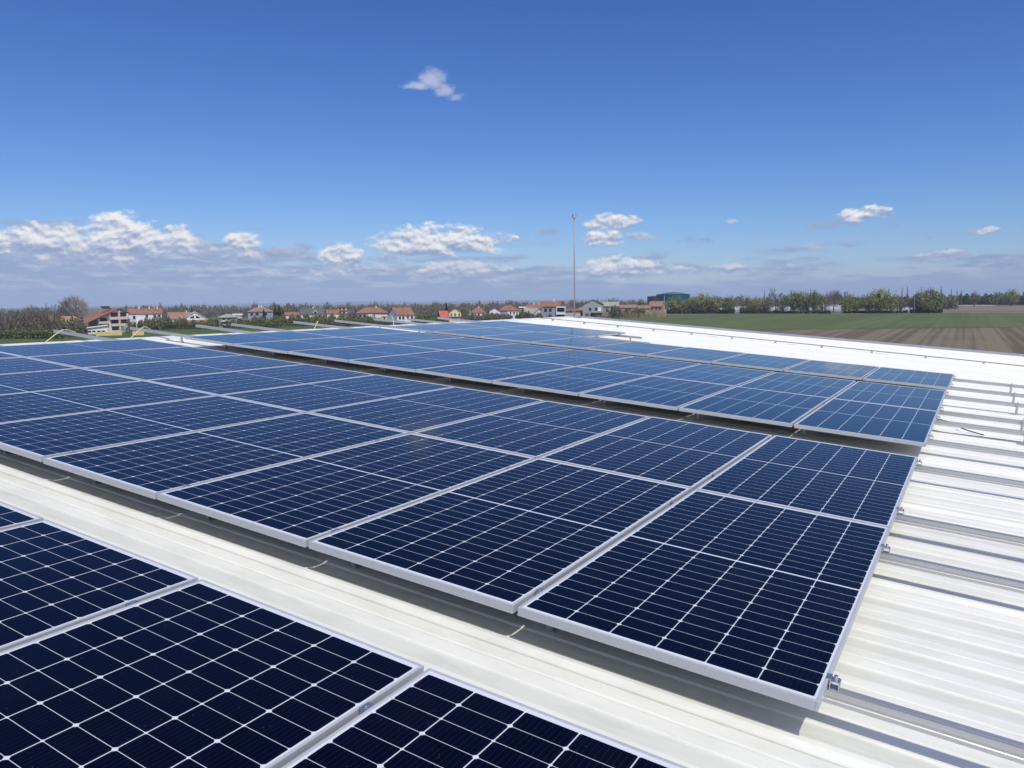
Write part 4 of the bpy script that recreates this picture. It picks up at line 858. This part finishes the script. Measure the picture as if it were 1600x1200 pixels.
def tunnel(p0, p1, D, yt, label):
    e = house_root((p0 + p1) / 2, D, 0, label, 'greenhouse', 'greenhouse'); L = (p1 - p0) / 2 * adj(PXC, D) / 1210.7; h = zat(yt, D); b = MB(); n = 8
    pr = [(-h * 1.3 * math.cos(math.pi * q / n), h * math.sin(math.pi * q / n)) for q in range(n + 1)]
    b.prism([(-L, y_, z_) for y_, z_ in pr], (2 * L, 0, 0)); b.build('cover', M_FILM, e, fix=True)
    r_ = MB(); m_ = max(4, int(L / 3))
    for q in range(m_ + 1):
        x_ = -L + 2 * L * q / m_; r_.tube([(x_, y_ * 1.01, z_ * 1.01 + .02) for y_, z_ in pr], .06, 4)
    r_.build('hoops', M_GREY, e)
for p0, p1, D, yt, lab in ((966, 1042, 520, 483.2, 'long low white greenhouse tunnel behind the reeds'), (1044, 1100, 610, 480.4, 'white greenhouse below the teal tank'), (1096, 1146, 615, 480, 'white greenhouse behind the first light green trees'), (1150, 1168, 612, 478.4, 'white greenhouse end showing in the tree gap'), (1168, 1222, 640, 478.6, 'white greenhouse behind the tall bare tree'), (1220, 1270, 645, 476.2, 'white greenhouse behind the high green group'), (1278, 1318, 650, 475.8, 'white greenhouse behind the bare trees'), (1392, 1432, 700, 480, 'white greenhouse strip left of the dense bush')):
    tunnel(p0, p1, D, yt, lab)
e = house_root(878, 385, 0, 'long pale concrete fence behind the roof corner', 'concrete_fence', 'fence'); hw = 40 * adj(878, 385) / 1210.7; zf = zat(489.2, 385)
MB().box(-hw, hw * .75, -.06, .06, -.3, zf).build('panel', mat('pale_concrete', (.46, .45, .43), .9, vary=.12, scale=.5), e)
for q in range(13): MB().box(-hw + q * hw * 1.75 / 12 - .09, -hw + q * hw * 1.75 / 12 + .09, -.14, -.064, -.3, zf + .12).build('post', M_CONC, e)
def pole(px, D, yt, label, arm=True, m=None, r=.11):
    e = house_root(px, D, 0, label, 'utility_pole', 'pole'); h = zat(yt, D)
    MB().tube([(0, 0, -.3), (0, 0, h)], [r * 1.3, r * .8], 8).build('post', m or M_CONC, e)
    if arm:
        MB().box(-.9, .9, -.06, .06, h - .75, h - .62).build('crossarm', M_SHUT, e)
        for q in (-.8, -.4, .4, .8): MB().tube([(q, 0, h - .618), (q, 0, h - .42)], .05, 6).build('insulator', M_PANE, e)
for px, D, yt, arm, m, lab in ((195, 240, 480.5, True, None, 'utility pole with crossarm right of the three storey house'), (213, 228, 495, False, M_WHITE, 'white slim post above the short yellow wall'), (517, 410, 471.5, False, None, 'plain pole left of the pink stepped house'), (596, 420, 471.5, False, None, 'plain pole behind the wide orange roof'), (735.5, 350, 483.5, False, M_WHITE, 'white post right of the yellow house'), (1039.5, 470, 462, False, M_WHITE, 'tall white post left of the field trees'), (866, 360, 484, False, M_BLUE, 'grey blue pole before the large house with balconies'), (1289, 560, 474, False, M_WHITE, 'thin white pole among the field trees'), (1431, 575, 460, False, None, 'thin pole left of the dense bush')):
    pole(px, D, yt, lab, arm, m)
van = empty('white_van', Matrix.Translation(at(81, 214)) @ Matrix.Rotation(VIEW + .3, 4, 'Z'), label='small white van parked by the pale bare trunk', cat='van')
MB().prism([(-1.6, -.8, .35), (1.9, -.8, .35), (1.9, -.8, .95), (1.2, -.8, 1.1), (.75, -.8, 1.75), (-1.6, -.8, 1.8)], (0, 1.6, 0)).build('body', M_WHITE, van, fix=True, bevel=.08)
MB().box(-.3, .62, -.812, -.803, 1.1, 1.6).build('window', M_PANE, van)
for x in (-1.05, 1.25):
    for y in (-.86, .70): MB().tube([(x, y, .32), (x, y + .16, .32)], .32, 14).build('wheel', M_DARK, van)

# ------------------------------------------------------------------ hills on the horizon and the air in between
hb = MB(); n = 120; prev = None
for q in range(n + 1):
    px = 60 + q * 9.0; f = (px - 60) / 1080
    env = math.sin(math.pi * min(1, max(0, f))) ** .7
    h = 8 + env * (22 + 26 * mnoise.noise(Vector((px * .008, 3.1, 0))) + 8 * mnoise.noise(Vector((px * .03, 7.7, 0))))
    a, b_, c = at(px, 11000, -1, True), at(px, 12500, h, True), at(px, 15500, -1, True)
    if prev: hb.quad(prev[0], a, b_, prev[1]); hb.quad(prev[1], b_, c, prev[2])
    prev = (a, b_, c)
tag(hb.build('hills', mat('wooded_hills', (.045, .055, .045), .95, vary=.2, scale=.002), smooth=True), kind='structure')
hz = tag(MB().box(-17500, 17500, -17500, 17500, -1.0, 150).build('haze', None), kind='stuff')
hm = bpy.data.materials.new('haze_air'); hm.use_nodes = True; k = NT(hm.node_tree); k.n.clear()
pvn = k.node('ShaderNodeVolumePrincipled'); pvn.inputs['Color'].default_value = (.64, .79, 1.0, 1); pvn.inputs['Density'].default_value = 1.25e-4; pvn.inputs['Anisotropy'].default_value = -.2
om = k.node('ShaderNodeOutputMaterial'); k.l.new(pvn.outputs[0], om.inputs['Volume'])
hz.data.materials.append(hm)
hz['label'] = 'thin pale blue haze over the plain'; hz['category'] = 'haze'
